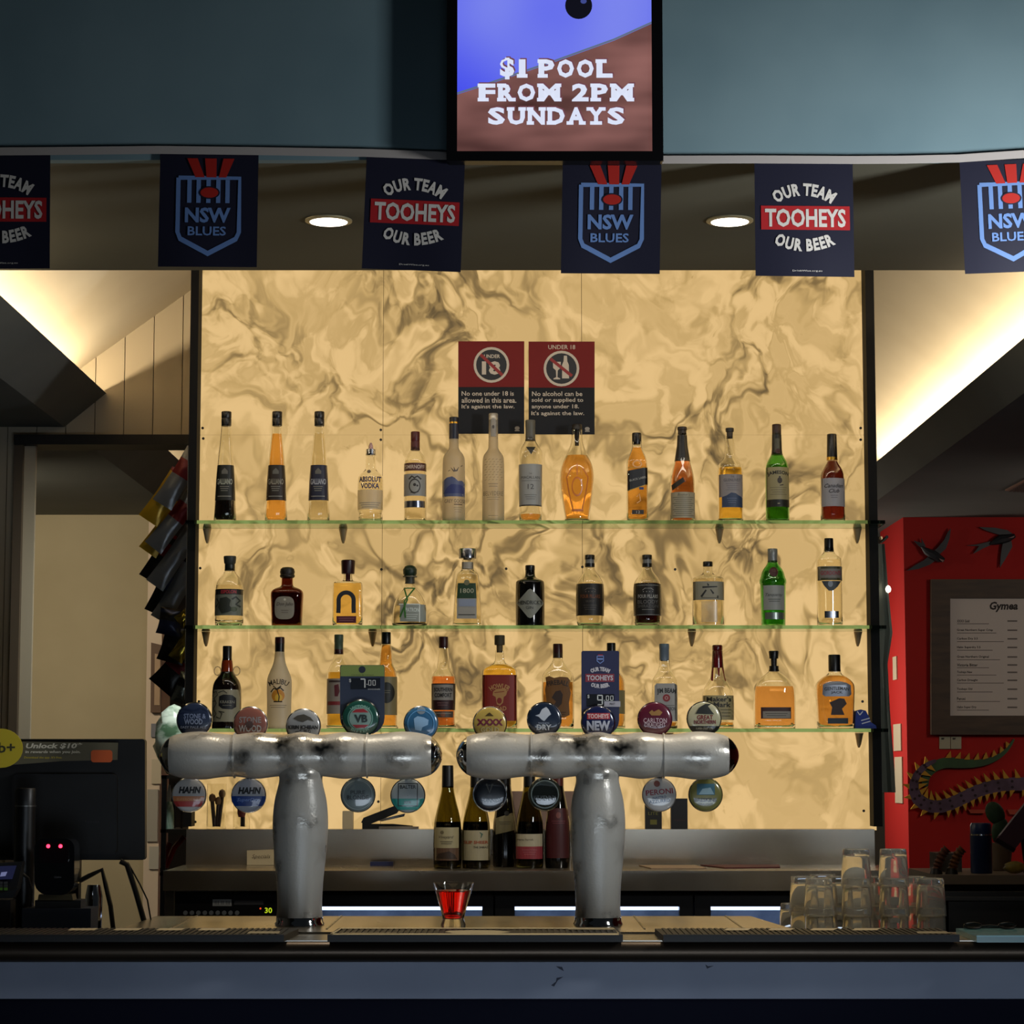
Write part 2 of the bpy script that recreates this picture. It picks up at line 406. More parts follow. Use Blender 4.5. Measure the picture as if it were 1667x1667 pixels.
# ------------------------------------------------------------------ backlit marble wall
YP = 7.40
pb = thing('wall_back', 'glowing cream marble feature wall behind the bottle shelves', None, (0, YP, P(0, 1352, YP).z), kind='structure')
M_marble = marble()
xs_ = [P(318, 900, YP).x - .01, P(622, 900, YP).x, P(948, 900, YP).x, P(1415, 900, YP).x + .01]
zs_ = [P(800, 1352, YP).z, P(800, 708, YP).z, P(800, 300, YP).z]
for i in range(3):
    for j in range(2):
        mk('marble_panel', box(xs_[i] + .0008, xs_[i + 1] - .0008, YP, YP + .012, zs_[j] + .0008, zs_[j + 1] - .0008), M_marble, pb)
mk('backing', box(xs_[0], xs_[3], YP + .0125, YP + .10, zs_[0], zs_[2]), mat('4a3d28', .9), pb)
fx = [P(620, 1000, YP).x, P(948, 1000, YP).x, P(329, 1000, YP).x, P(1402, 1000, YP).x, P(824, 1000, YP).x, P(1099, 1000, YP).x]
for n_, (px, py) in enumerate([(620, 700), (620, 716), (330, 697), (331, 714), (1401, 697), (1401, 716), (621, 927), (824, 926), (948, 923), (1099, 927), (326, 925), (324, 1142), (1404, 1142), (1406, 1320), (616, 1305), (318, 1338)]):
    q = P(px, py, YP); mk('fixing', lathe([(.0042, -.003), (.0042, 0)], (q.x, YP, q.z), 'y', 10), mat('3a332a', .4), pb)
for nm, (a, b_, c, d) in {'trim_3': (314, 327, 304, 316), 'trim_4': (1405, 1419, 1419, 1433)}.items():
    x0, x1 = P(a, 440, 7.36).x, P(b_, 440, 7.36).x
    mk(nm, box(x0, x1, 7.32, 7.50, P(a, 1345, 7.36).z, 3.4), mat('0b0a09', .7, spec=.2), kind='structure')

# ================================================================== SHELVES
M_shelf = mat('9cd4b6', .03, 0, 1.0, 1.5, name='green_shelf_glass')
M_brk = nmat('bronze_metal', '8a7454', 'a68f6a', 8, 3, .4, .3)
YS0, YS1, YBT = 7.24, 7.395, 7.315
SHZ = {}
def shelf(key, py, x0, x1, brks, label):
    zt = P(860, py, YS0).z; th = .0105
    t = thing('glass_shelf', label, 'shelf', (P(860, py, YS0).x, YS0 + .07, zt - th), 'glass bottle shelves')
    a, b_ = P(x0, py, YS0).x, P(x1, py, YS0).x
    mk('glass_plate', box(a, b_, YS0, YS1, zt - th, zt), M_shelf, t)
    for bx in brks:
        c = P(bx, py, YS1 - .03)
        hw = .0135
        prof = [(-.056, .003), (-.045, .007), (-.02, .0115), (-.0115, hw)]
        v = []; f = []; n = 12
        for h, r in prof:
            for i in range(n):
                q = 2 * math.pi * i / n; v.append((c.x + r * math.cos(q), 7.399 - (r * 2.2) * (1 + math.sin(q)) * .5 - .001, zt + h))
        for j in range(len(prof) - 1):
            for i in range(n): f.append((j * n + i, j * n + (i + 1) % n, (j + 1) * n + (i + 1) % n, (j + 1) * n + i))
        f += [tuple(range(n)), tuple(range((len(prof) - 1) * n, len(prof) * n))]
        b0 = mk('shelf_bracket', [(v, f), box(c.x - hw, c.x + hw, 7.365, 7.399, zt + .0005, zt + .008)], M_brk, t, True)
    SHZ[key] = zt
    return zt
shelf('t', 847, 302, 1441, (336, 558, 1172, 1397), 'top glass shelf, with fourteen bottles standing on it')
shelf('m', 1018, 300, 1443, (334, 606, 1127, 1398), 'middle glass shelf, with eleven bottles standing on it')
shelf('b', 1186, 300, 1446, (332, 640, 1090, 1400), 'lowest glass shelf, right above the beer taps')

# ================================================================== BOTTLES
def G(c, rough=.0): return mat(c, rough, 0, 1.0, 1.46)
CLEAR = G('fbfaf4'); FROST = mat('e9e2d0', .38, 0, .85, 1.3)
def LQ(c): return mat(c, .0, 0, 1.0, 1.35)
GOLD, AMB, ORG, RORG, DRED = LQ('ffd662'), LQ('e9b268'), LQ('f6be68'), LQ('f29a5c'), LQ('742a20')
WATER = LQ('f6efdc')
def interp(pr, y):
    for (a, ra), (b_, rb) in zip(pr, pr[1:]):
        if (a - y) * (b_ - y) <= 0 and a != b_: return ra + (rb - ra) * (y - a) / (b_ - a)
    return pr[0][1] if abs(y - pr[0][0]) < abs(y - pr[-1][0]) else pr[-1][1]
class Bottle:
    """outline in photo pixels (row, half width) from the base up; sec = (superellipse power, depth ratio)"""
    def __init__(s, label, cx, prof, glass, sec=(2, 1), liq=None, lev=None, cap=None, capm=None, cat='bottle', shelf='t', Y=None, zt=None, base=None, grp='spirit bottles on the glass shelves', name='spirit_bottle', smooth=2, seg=32, inner=True):
        s.Y = Y or YBT; s.cx = cx; s.base = base or prof[0][0]; zt = zt if zt is not None else SHZ[shelf]
        pc = P(cx, s.base, s.Y); s.k = K(cx, (prof[0][0] + prof[-1][0]) / 2, s.Y) ; s.x = pc.x; s.z = zt + .0004
        s.n, s.dy = sec; s.t = thing(name, label, cat, (s.x, s.Y, s.z), grp)
        pr = chaikin([(float(y), float(r)) for y, r in prof], smooth); s.pr = pr; s.eps = .0007; s.last = None
        k = s.k
        # outline is traced at the bottle axis; shift heights so that it stands on the shelf
        R = lambda y: interp(pr, y) * k
        H = lambda y: (s.base - y) * k
        out = [(r * k, H(y)) for y, r in pr]
        out = [(out[0][0] * .86, 0)] + [(out[0][0], .0025)] + out[1:]
        if inner:
            wall = .0022; ins = [(max(r - wall, .0012), h) for r, h in out[2:]]
            ins = [(max(out[0][0] - wall, .002), .006)] + [q for q in ins if q[1] > .008]
            s.body = mk('body', lathe(out + ins[::-1], (s.x, s.Y, s.z), 'z', seg, s.n, s.dy), glass, s.t, 50)
        else:
            s.body = mk('body', lathe(out, (s.x, s.Y, s.z), 'z', seg, s.n, s.dy), glass, s.t, 50)
        if liq:
            hl = H(lev); lp = [(max(out[0][0] - .0028, .002), .0066)] + [(max(r - .0026, .001), h) for r, h in out[2:] if .009 < h < hl - .001] + [(max(R(lev) - .0026, .001), hl)]
            mk('liquid', lathe(lp, (s.x, s.Y, s.z), 'z', seg, s.n, s.dy), liq, s.t, 50)
        if cap:
            if not isinstance(cap, list) or not isinstance(cap[0], list): cap = [cap]; capm = [capm]
            for c, m in zip(cap, capm):
                mk('cap', lathe([(r * k, H(y)) for y, r in c], (s.x, s.Y, s.z), 'z', 24), m, s.t, 35)
    def fn(s, e):
        def f(px, py):
            x = (px - s.cx) * s.k; z = (s.base - py) * s.k; a = interp(s.pr, py) * s.k
            u = min(abs(x) / a, .992); y = a * s.dy * (1 - u ** s.n) ** (1 / s.n)
            return (s.x + max(-a * .996, min(a * .996, x)), s.Y - y - e, s.z + z)
        return f
    def L(s, x0, x1, y0, y1, c, m=None, label=None):          # a label wrapped on the front
        nx, ny = 14, max(1, int((y1 - y0) / 6)); v = []; f = []
        for j in range(ny + 1):
            for i in range(nx + 1): v.append((x0 + (x1 - x0) * i / nx, y0 + (y1 - y0) * j / ny))
        for j in range(ny):
            for i in range(nx): a = j * (nx + 1) + i; f.append((a, a + 1, a + nx + 2, a + nx + 1))
        s.last = decal('label', (v, f), s.fn(s.eps), m or mat(c, .5), s.t, label=label); s.eps += .0004; return s
    def D(s, name, shapes, c, m=None):                        # print on the last label
        decal(name, shapes, s.fn(s.eps + .0003), m or mat(c, .5), s.last or s.t, cut=5); s.eps += .00015; return s
    def LP(s, pts, c, m=None, label=None):                    # a label with a cut outline
        s.last = decal('label', poly2(pts) if isinstance(pts, list) else pts, s.fn(s.eps), m or mat(c, .5), s.t, cut=5, label=label); s.eps += .0004; return s
    def T(s, txt, xc, yc, wd, ht, c, **kw):
        return s.D('lettering', text2(txt, xc, yc, wd, ht, **kw), c)
    def TT(s, x, y, wd, rows, c, dy=3.4, h=1.2):              # fine print as short bars of text
        sh = []
        for r in range(rows):
            ww = wd * (1 - .25 * (r % 3) / 2); sh.append(rect2(x - ww / 2, x + ww / 2, y + r * dy, y + r * dy + h))
        return s.D('fine_print', sh, c)
BLK = mat('0d0c0c', .35); SILV = mat('b9bcc2', .22, 1.); GOLDM = mat('c79a3c', .3, 1.)

# ---------------- top shelf
def galliano(cx, lb, liq, lev, lcol, tcol):
    b = Bottle(lb, cx, [(846, 18.3), (811, 16.8), (753, 13.8), (702, 8.9), (687, 8.1), (680, 7.5)], CLEAR, (2.6, 1), liq, lev,
               [(688, 8.0), (687, 8.2), (676, 8.2), (675, 7.8), (674, 8.2), (665, 8.2), (664, 7.6)], BLK, smooth=1)
    b.L(cx - 16.6, cx + 16.6, 753, 811, lcol)
    b.T('GALLIANO', cx, 780.5, 25, 9.5, tcol, bold=.02).D('emblem', [poly2([(cx - 5, 768), (cx - 5, 763), (cx, 758), (cx + 5, 763), (cx + 5, 768)])], '5d5b54')
    b.TT(cx, 788, 15, 3, '77766c').TT(cx, 804, 22, 1, '8a897e')
    return b
galliano(366.5, 'tall cone bottle of near-black liqueur, leftmost on the top shelf', LQ('0c0806'), 757, '10130f', 'a3a596')
galliano(449.5, 'tall cone bottle filled with orange liqueur, black label and cap', ORG, 701, '241a13', '8d8778')
galliano(518.5, 'tall cone bottle of clear liqueur with navy label and black cap', WATER, 700, '161a30', 'a3a6ae')
b = Bottle('short-necked clear vodka bottle with blue lettering and silver cap', 603, [(846, 19), (830, 19.5), (826, 21.6), (775, 21.6), (768, 19), (762, 11), (758, 8.6), (737, 8.6), (733, 8.2)], CLEAR, liq=WATER, lev=772,
           cap=[[(736, 7.9), (726, 7.9)], [(726, 4), (720, 3.4), (715, 1.5)]], capm=[SILV, mat('b58f86', .5)])
b.L(582.5, 623.5, 794, 826, 'b8b4a6', mat('c4c0b4', .6, 0, .7)).T('ABSOLUT', 603, 777, 36, 9, '1b2350', bold=.035).T('VODKA', 603, 788, 30, 9, '1b2350', bold=.035).TT(603, 815, 34, 3, '8f8f88')
b.D('emblem', ell2(601, 764, 3.2), '6a6258')
b = Bottle('clear vodka bottle with dark red cap and silver-grey label', 675.5, [(846, 18.4), (843, 18.8), (835, 18.4), (752, 18.6), (741, 17), (730, 9.5), (726, 7.6), (722, 7.3)], CLEAR, liq=WATER, lev=745,
           cap=[(728, 7.2), (727, 7.4), (714, 7.4), (713, 7.0), (712, 7.4), (698, 7.4), (697, 6.8)], capm=mat('4a0f12', .4))
b.L(657.5, 693.8, 750, 763, '4a221c').T('SMIRNOFF', 675.5, 756.5, 31, 6.5, 'b7a597', bold=.02)
b.L(657.5, 693.8, 768, 804, '8b8a84').D('emblem', [ell2(675.5, 788, 9.5, 12, r0=.82), line2([(666, 777), (671, 772), (675, 775), (680, 772), (686, 777)], 2.5), ell2(675.5, 786, 2.5), ell2(680, 787.5, 1.6), line2([(669, 798), (675, 800), (682, 797)], 1.6)], '2e2a26')
b.L(658.5, 692, 812, 823, '7d8296', mat('9aa0b4', .2, 1.))
b = Bottle('frosted vodka bottle with navy cap and blue mountain picture', 738.5, [(846, 18.6), (745, 18.6), (735, 16), (727, 9), (722, 7.8), (706, 7.7), (700, 7.5)], FROST, liq=None,
           cap=[[(709, 7.9), (684, 7.9)], [(684, 7.2), (680, 7.2)], [(681, 7.6), (674, 7.6), (673, 6.8)]], capm=[mat('15182a', .4), GOLDM, mat('15151c', .4)])
b.LP([(720.5, 805), (720.5, 779), (728, 774), (736, 772.5), (741, 775), (746, 780), (752, 779), (756.5, 783), (756.5, 805)], '4d5575')
b.D('emblem', [poly2([(722, 800), (728, 790), (735, 785), (742, 792), (750, 786), (756, 790), (756, 800)])], '2b3568')
b.D('emblem', [line2([(734, 758), (739, 764), (744, 763), (747, 757)], [.5, 2.2, 2.5, .5]), line2([(739, 757), (741, 764)], [.5, 2.5]), line2([(730, 764), (733, 762)], 1), line2([(750, 756), (753, 754)], 1)], '4a4546')
b.T('GREY GOOSE', 741, 812.5, 34, 6, '57545a', bold=.0).TT(746, 817.5, 13, 1, '1e1c1e', h=1.2).TT(746, 823, 14, 3, '97907f', h=.6)
b = Bottle('tall frosted vodka bottle with silver cap in front of the left warning sign', 803, [(846, 18), (745, 18), (735, 15.5), (727, 9), (722, 7.8), (680, 7.6), (676, 7.4)], FROST,
           cap=[(678, 7.7), (668, 7.7), (667, 7)], capm=mat('aaa59a', .35, .6))
b.L(799, 807.5, 676, 706, '8c857a').D('emblem', ell2(803, 690, 1.8, 3), '4c4743')
sh = []
for r in range(9):
    for c_ in range(5): sh.append(line2([(789 + c_ * 6 + (r % 2) * 2, 745 + r * 4.2), (792 + c_ * 6 + (r % 2) * 2, 743.5 + r * 4.2)], .9))
b.last = None; b.D('emblem', sh, 'a89d86').T('BELVEDERE', 803, 800, 32, 7, '857a66', bold=.0).TT(803, 784, 16, 2, '8d826c', dy=4, h=1).TT(803, 806, 22, 2, '8d826c', h=.7).TT(803, 836, 16, 1, '8d826c', h=.7)
b = Bottle('whisky bottle almost empty, pale grey label and olive capsule, between the two signs', 863.5, [(846, 18), (842, 18), (760, 19.4), (735, 20.3), (726, 18.5), (716, 10.5), (711, 8.3), (704, 7.8)], CLEAR, liq=AMB, lev=833,
           cap=[(712, 8), (690, 7.9), (689, 8.2), (679, 8.2), (678, 7.6)], capm=mat('57544a', .5))
b.L(844.5, 882.5, 752, 820.5, '8f8f8b').T('MACALLAN', 863.5, 774, 30, 4.5, '3c3b3a', bold=.0).T('12', 864, 789, 10, 8, '3c3b3a', bold=0).T('THE', 863.5, 768, 5, 2.5, '4c4b4a', bold=0).TT(863.5, 779, 30, 1, '5f5f5c', h=.6).TT(863.5, 802, 20, 3, '66655f', h=.7)
b.D('label_edge', rect2(846, 881, 818.5, 820.5), '211d1a')
b.last = None; b.D('emblem', poly2([(856, 724), (872, 724), (864.5, 737)]), '23241f')
b = Bottle('amber bourbon bottle shaped like an amphora, stopper in front of the right warning sign', 939.5, [(846, 20.5), (838, 20), (820, 23), (790, 27.5), (770, 28.8), (752, 26), (737, 18.8), (724, 12.5), (712, 9.2), (697, 8.7), (693, 8.9)], CLEAR, liq=ORG, lev=737,
           cap=[[(694, 8.7), (686, 8.3), (685, 7.6)], [(720, 3.2), (694, 4.2)]], capm=[mat('130f0c', .4), mat('1a120c', .5)])
b.D('emblem', [line2([(930, 760), (922, 775), (926, 800), (932, 826)], 2), line2([(948, 760), (957, 775), (953, 800), (947, 826)], 2), line2([(939, 752), (939, 772)], 2), ell2(939, 790, 9, 16, r0=.8), rect2(930, 949, 826, 830)], 'b9673a', mat('c8743c', .3))
b = Bottle('square amber whisky bottle with slanted black label and black cap', 1037.3, [(846, 17.2), (750, 17.2), (742, 15.5), (726, 8.6), (720, 7.6), (714, 7.3)], CLEAR, (6, 1), ORG, 723,
           cap=[(718, 7.4), (717, 7.7), (701, 7.7), (699, 7)], capm=BLK)
b.LP([(1021, 763), (1054, 757), (1054, 785), (1021, 796)], '1b1d22').T('BLACK LABEL', 1038, 776, 28, 3.4, '9a9890', rot=math.radians(13), bold=.01)
b.D('stripe', [line2([(1021, 796), (1054, 785)], 1.2), rect2(1021, 1054, 757.6, 758.4)], 'a8893f').D('emblem', rect2(1040, 1047, 790, 794), '2c3a66')
b.L(1028, 1047, 827, 834, '2a211b').T('12', 1038, 830.5, 6, 4.5, 'b1a79a', bold=0)
b.last = None; b.D('emblem', [ell2(1037, 752, 8, 6, r0=.7), line2([(1036, 806), (1040, 800), (1042, 812), (1036, 816)], 1.6)], 'd8a06a')
b = Bottle('orange-red bourbon bottle with black wax neck and handwritten tan label', 1111.5, [(846, 20.3), (790, 20.4), (770, 19.4), (745, 12.6), (720, 8.4), (706, 7.5), (700, 7.4)], CLEAR, liq=RORG, lev=722,
           cap=[[(746, 12.9), (720, 8.8), (703, 7.9)], [(702, 7.0), (695, 7.0), (694, 7.8), (690, 7.8), (689, 7)]], capm=[BLK, mat('241a14', .5)])
b.L(1092, 1131, 798, 840, '98907a').TT(1111.5, 806, 34, 10, '5d5747', dy=3.3, h=1).T("Booker's", 1112, 802, 20, 4.5, '4a4436', shear=.3, bold=0)
b.LP([(1093, 786), (1111, 774), (1114, 781), (1094, 795)], '1d1713')
b = Bottle('golden whisky bottle with cork stopper and blue-grey mountain label', 1189.3, [(846, 20.6), (757, 20.6), (750, 18.5), (742, 11), (736, 8.8), (712, 8.2), (705, 8)], CLEAR, (2.5, 1), GOLD, 757,
           cap=[[(708, 4.8), (697, 5.2)], [(697, 6.6), (692, 6.9), (691, 6.4)]], capm=[mat('3d352a', .7), mat('25221d', .5)])
b.L(1170, 1208.5, 769, 806, '837d7c').T('THE', 1191, 773, 6, 2.6, '4b464a', bold=0).T('GLENLIVET', 1191, 778.5, 28, 4.5, '4b464a', bold=0).TT(1191, 784, 22, 4, '6b6568', h=.8)
b.LP([(1174, 823), (1174, 806), (1181, 804), (1189, 799), (1196, 800), (1202, 804), (1208, 807), (1208, 823)], '2b3a55').TT(1190, 808, 16, 3, '5d6b86', h=.8)
b = Bottle('green whiskey bottle with cream label and dark red cap on the top shelf', 1266, [(846, 19.2), (760, 19.2), (748, 17.2), (736, 9.8), (728, 8), (696, 7.4), (690, 7.2)], G('8ecb80'), liq=LQ('b4cc7c'), lev=752,
           cap=[[(735, 9.2), (726, 8.3), (702, 7.7)], [(702, 7.5), (686, 7.4), (685, 6.8)]], capm=[mat('12150f', .4), mat('2a100c', .4)])
b.L(1247.5, 1284.5, 757, 810, '8d8460').T('JAMESON', 1266, 766.5, 35, 7.5, '1d1d16', bold=.03, arc=60).TT(1266, 790, 27, 4, '6a6248', dy=3.8, h=.9)
b.D('emblem', [ell2(1268, 779, 4, 5), rect2(1266.5, 1269.5, 772, 776), line2([(1268, 787), (1274, 786)], 1.6)], '2b2118')
b.L(1247.5, 1284.5, 810, 822, '10140f').TT(1266, 816, 4, 1, '9a9070')
b.L(1262, 1270, 709, 730, '4b4a3a').D('emblem', ell2(1266.5, 730, 4.2), '3a1d18')
b = Bottle('dark red whisky bottle with black cap and white script label, rightmost on top shelf', 1356, [(846, 20), (843, 20), (772, 20), (760, 17.5), (747, 9.5), (742, 8.3), (705, 7.3)], CLEAR, liq=DRED, lev=746,
           cap=[[(739, 8.6), (702, 7.8), (701, 7.2)], [(744, 9.0), (739, 8.8)]], capm=[BLK, GOLDM])
b.L(1337, 1375, 775, 821, '8f8e93').T('Canadian', 1356, 787.5, 30, 6.5, '26242a', shear=.35, bold=.012).T('Club', 1356, 796, 17, 6.5, '26242a', shear=.35, bold=.012).TT(1356, 803, 12, 2, '5c5a62', h=.8)

# ---------------- middle shelf
b = Bottle('round-shouldered clear tequila bottle with black-and-red banded picture label', 373, [(1015, 21), (1010, 23.5), (958, 23.7), (942, 21.5), (930, 12), (926, 8.6), (914, 8)], CLEAR, liq=WATER, lev=948, shelf='m',
           cap=[[(924, 8.3), (914, 8.3)], [(914, 7.6), (911, 9.5), (903, 10.3), (901, 10.3), (900, 9.6)]], capm=[mat('151a16', .4), mat('2a2c28', .5)])
b.L(350, 396, 955, 964, '1c1c1a').T('ESPOLON', 374, 959.6, 25, 6, 'a8323a', bold=.03)
b.L(350, 396, 964, 998, '6b7064').D('emblem', [poly2([(357, 985), (360, 970), (366, 975), (371, 968), (378, 973), (376, 982), (382, 989), (374, 993), (368, 990), (363, 995)]), line2([(380, 972), (386, 968), (392, 974), (386, 980), (393, 984)], 3), line2([(354, 970), (358, 977), (353, 984)], 2)], '2f342e').D('emblem', [ell2(383, 988, 5, 4)], '465036')
b = Bottle('squat dark brown tequila bottle with round stopper and grey oval label', 467, [(1015, 24.5), (975, 26), (963, 26.8), (957, 25.5), (953, 20), (950, 10.5), (946, 9.2), (934, 9)], G('8c5636'), (3.2, .7), LQ('744028'), 960, shelf='m',
           cap=[(936, 9.2), (934, 12), (931.5, 12.2), (930, 11.2), (926, 12.2), (921, 11), (918.5, 8), (918, 4)], capm=mat('1a140e', .5))
b.LP([(467 + 16 * math.copysign(abs(math.cos(a)) ** .6, math.cos(a)) - 2.5, 985.5 + 18.5 * math.copysign(abs(math.sin(a)) ** .6, math.sin(a))) for a in [2 * math.pi * i / 36 for i in range(36)]], '8b8578')
b.T('Don Julio', 465, 980, 27, 7, '4a4036', shear=.25, bold=.01).TT(465, 989, 12, 2, '6f675b').D('emblem', ell2(465, 972, 2), 'c5bfb0')
b = Bottle('square golden tequila bottle with black horseshoe print and dark red stopper', 566, [(1015, 23.5), (1009, 24.4), (946, 24.6), (943, 22.5), (941, 9), (938, 7.2), (930, 6.8)], CLEAR, (7, .75), LQ('ffdf8c'), 945, shelf='m',
           cap=[[(940, 4), (929, 4)], [(929, 10.2), (928, 10.6), (908, 11.4), (906.5, 10.4)]], capm=[mat('5d1420', .4), mat('2a0e10', .35)])
hs = []
for i in range(25):
    a = math.radians(-42 + 264 * i / 24); hs.append((564.5 + 12.2 * math.cos(a), 973 - 12.2 * math.sin(a)))
b.D('horseshoe', line2([(577, 994)] + [(576.6, 984)] + hs[4:-4] + [(552.4, 984)] + [(552, 994)], 7), '24262c')
b.L(549, 581, 999, 1010, '53192a').TT(565, 1002, 26, 2, '8a5a62')
b = Bottle('dome-shaped clear tequila bottle with green ribbon and cork ball stopper', 667, [(1015, 27), (1010, 29.2), (990, 28.4), (975, 25), (962, 18.5), (955, 11), (950, 8.8), (944, 8.5)], CLEAR, (2.6, .8), WATER, 982, shelf='m',
           cap=[[(945, 7.8), (934, 7.6)], [(934.5, 11.8), (932.5, 11.8)], [(932.5, 8.8), (929, 11), (922, 11.4), (917, 8.5), (915, 4.5), (914.6, 1)]], capm=[mat('3a3a30', .5), mat('6d6650', .5), mat('16291a', .45)])
b.L(652, 694, 980, 1008, '8d938c').T('PATRON', 672, 989, 22, 7, 'c9d3cf', bold=.03).TT(670, 996, 22, 3, 'c0c8c2').D('border', [rect2(650, 684, 979, 980.5), rect2(683, 684.5, 979, 1009)], 'd6dcd6')
b.last = None; b.eps += .001; b.D('ribbon', [line2([(658, 953), (664, 972), (652, 1001)], 2.6), line2([(675, 953), (659, 975), (661, 1002)], 2.6), line2([(657, 953), (676, 953)], 2)], '2f6a24')
b = Bottle('tall trapezoid clear tequila bottle with green label and wide silver stopper', 761, [(1015, 24), (1002, 23.6), (935, 18.8), (928, 17), (924, 10.5), (921, 9.2), (906, 9)], CLEAR, (5, .7), WATER, 930, shelf='m',
           cap=[[(906, 7), (904, 7)], [(904, 14), (903.5, 14.4), (889, 14.4), (888, 13.8)], [(921, 9.6), (910, 9.4)]], capm=[mat('6e6048', .4), mat('8f929c', .22, 1.), mat('9c9486', .5)])
b.LP([(745.5, 945), (774.5, 945), (776, 970), (744, 970)], '1d3a22').T('1800', 760.5, 957.5, 22, 7.5, 'a8a890', bold=.01).D('emblem', ell2(760, 944, 4.6), '6b6a4e')
b.L(744, 776, 970, 1003, '9a978f').D('emblem', [rect2(747, 774, 971, 983)], '8a94a8').TT(760, 996, 27, 1, '2a2824', h=1.2)
b = Bottle('black apothecary gin bottle with grey diamond label', 863, [(1015, 23), (1012, 23.7), (945, 23.7), (940, 22), (936, 11), (932, 8), (922, 7.6)], mat('0a0908', .12, coat=.4), liq=None, shelf='m', inner=False,
           cap=[(924, 7.4), (923, 7.8), (916, 7.8), (915, 7)], capm=BLK)
b.LP([(863, 955), (867, 957), (884, 976), (884.5, 979), (867, 1001), (863, 1002.5), (859, 1001), (841.5, 979), (842, 976), (859, 957)], '7e8076').T("HENDRICK'S", 863, 977, 39, 6.5, '2a2b28', bold=.01).T('GIN', 862, 985.5, 12, 4.5, '2a2b28', bold=0)
def pillars(cx, lb, liq, lev, t1, t2):
    b = Bottle(lb, cx, [(1015, 19), (1006, 22.3), (998, 23), (948, 23), (938, 19.5), (926, 10.5), (921, 8), (917, 7.8)], CLEAR, liq=liq, lev=lev, shelf='m',
               cap=[[(918, 8), (912, 8.1)], [(912, 7.4), (905.5, 7.4)], [(905.5, 8.1), (899, 8.1), (898, 7.4)]], capm=[BLK, mat('6d6c68', .4), BLK])
    b.L(cx - 22.6, cx + 22.6, 946, 998, '12100f').T('FOUR PILLARS', cx, 967, 32, 6, t1, bold=.03)
    b.D('emblem', [line2([(cx - 9, 957), (cx - 5, 954), (cx + 5, 954), (cx + 9, 957)], .8)] + [ell2(cx - 7.5 + 5 * i, 959.5, .9, n=6) for i in range(4)], t2)
    return b
pillars(960.5, 'round clear gin bottle with black label and copper lettering', WATER, 944, '6a3a1e', '6a6058').T('RARE DRY GIN', 960, 975, 14, 3.5, '5a5048', bold=0).TT(960, 981, 22, 3, '3f3a34', dy=3.5)
pillars(1054, 'round gin bottle of dark wine-red spirit with black label', LQ('2a0a08'), 945, '8f8d88', '8f8d88').T('BLOODY', 1054, 976, 33, 6, '6c6a66', bold=0).T('SHIRAZ GIN', 1054, 983, 33, 5, '5c5a56', bold=0).TT(1054, 988, 20, 1, '6c6a66').D('border', [rect2(1032, 1076, 948.5, 949.3), rect2(1032, 1076, 996.5, 997.3)], '8a8884')
b = Bottle('hexagonal clear gin bottle with grey band and black brush character', 1153, [(1015, 25.6), (939, 26), (936, 25), (931, 12), (928, 8), (918, 7.6)], CLEAR, (3, .95), WATER, 938, shelf='m', smooth=1,
           cap=[(917, 7.7), (916, 8), (910, 8), (909, 7.4)], capm=BLK)
b.L(1127.8, 1178.2, 943, 973, '87826f').D('brush_character', [line2([(1142, 952.5), (1166, 951.5)], [3, 1.8]), line2([(1150, 946), (1152, 950)], [1.2, 3]), line2([(1148, 957), (1140, 968)], [2.6, 3.2]), line2([(1155, 956), (1160, 963)], [1.5, 3])], '16150f').TT(1153, 969, 26, 1, '55503f').D('seal', rect2(1165.5, 1168, 966, 970.5), '2a2a1c')
b.L(1140, 1166, 975, 1009, 'd2c6a4', mat('d8d2c0', .25, 0, .8))
b = Bottle('bright green gin bottle with grey cap, wide collar and dark red seal', 1259, [(1015, 19.5), (1010, 19.7), (950, 20.8), (945.5, 21), (944.5, 22), (939, 22), (936, 20.5), (924, 17.5), (914, 9.8), (910, 8.2), (895, 7.6)], G('8ad68a'), liq=LQ('b4e494'), lev=925, shelf='m', smooth=1,
           cap=[(910, 8.3), (900, 8), (899, 8.3), (889, 8.2), (888, 7.5)], capm=mat('7d7f7c', .4, .4))
b.D('seal', ell2(1258.5, 927, 7.2, 8), '2c0c0c', mat('3a0d10', .4))
b.L(1242, 1276, 949, 989, '8f918d').T('Tanqueray', 1259, 965, 28, 6.5, '2f332f', shear=.35, bold=0).TT(1259, 971, 20, 2, '5a5d58').L(1244, 1276, 993, 1004, '7d8a80', mat('8b948e', .3, .8))
b = Bottle('tall clear gin bottle with grey band label and black cap, rightmost of middle shelf', 1351, [(1015, 20.6), (908, 20.7), (903, 19), (896, 10), (892, 8.2), (885, 7.4)], CLEAR, (2.6, 1), WATER, 907, shelf='m',
           cap=[(893, 7.4), (892, 7.6), (873, 7.4), (871, 7)], capm=BLK)
b.L(1331, 1371, 918, 940, '736e66').T("GORDON'S", 1351, 929, 33, 7, '8d3a42', bold=.03).D('border', [rect2(1331, 1371, 919, 922), rect2(1331, 1371, 937, 941)], '3d3b1f')
b.LP([(1336, 942), (1368, 942), (1362, 951), (1354, 958), (1347, 958), (1340, 950)], '3a3f44').D('emblem', [ell2(1350, 947, 4, 5)], '7e8894')
b.L(1340, 1363, 991, 1002, '9aa0ae', mat('a2a8b6', .2, 1.))

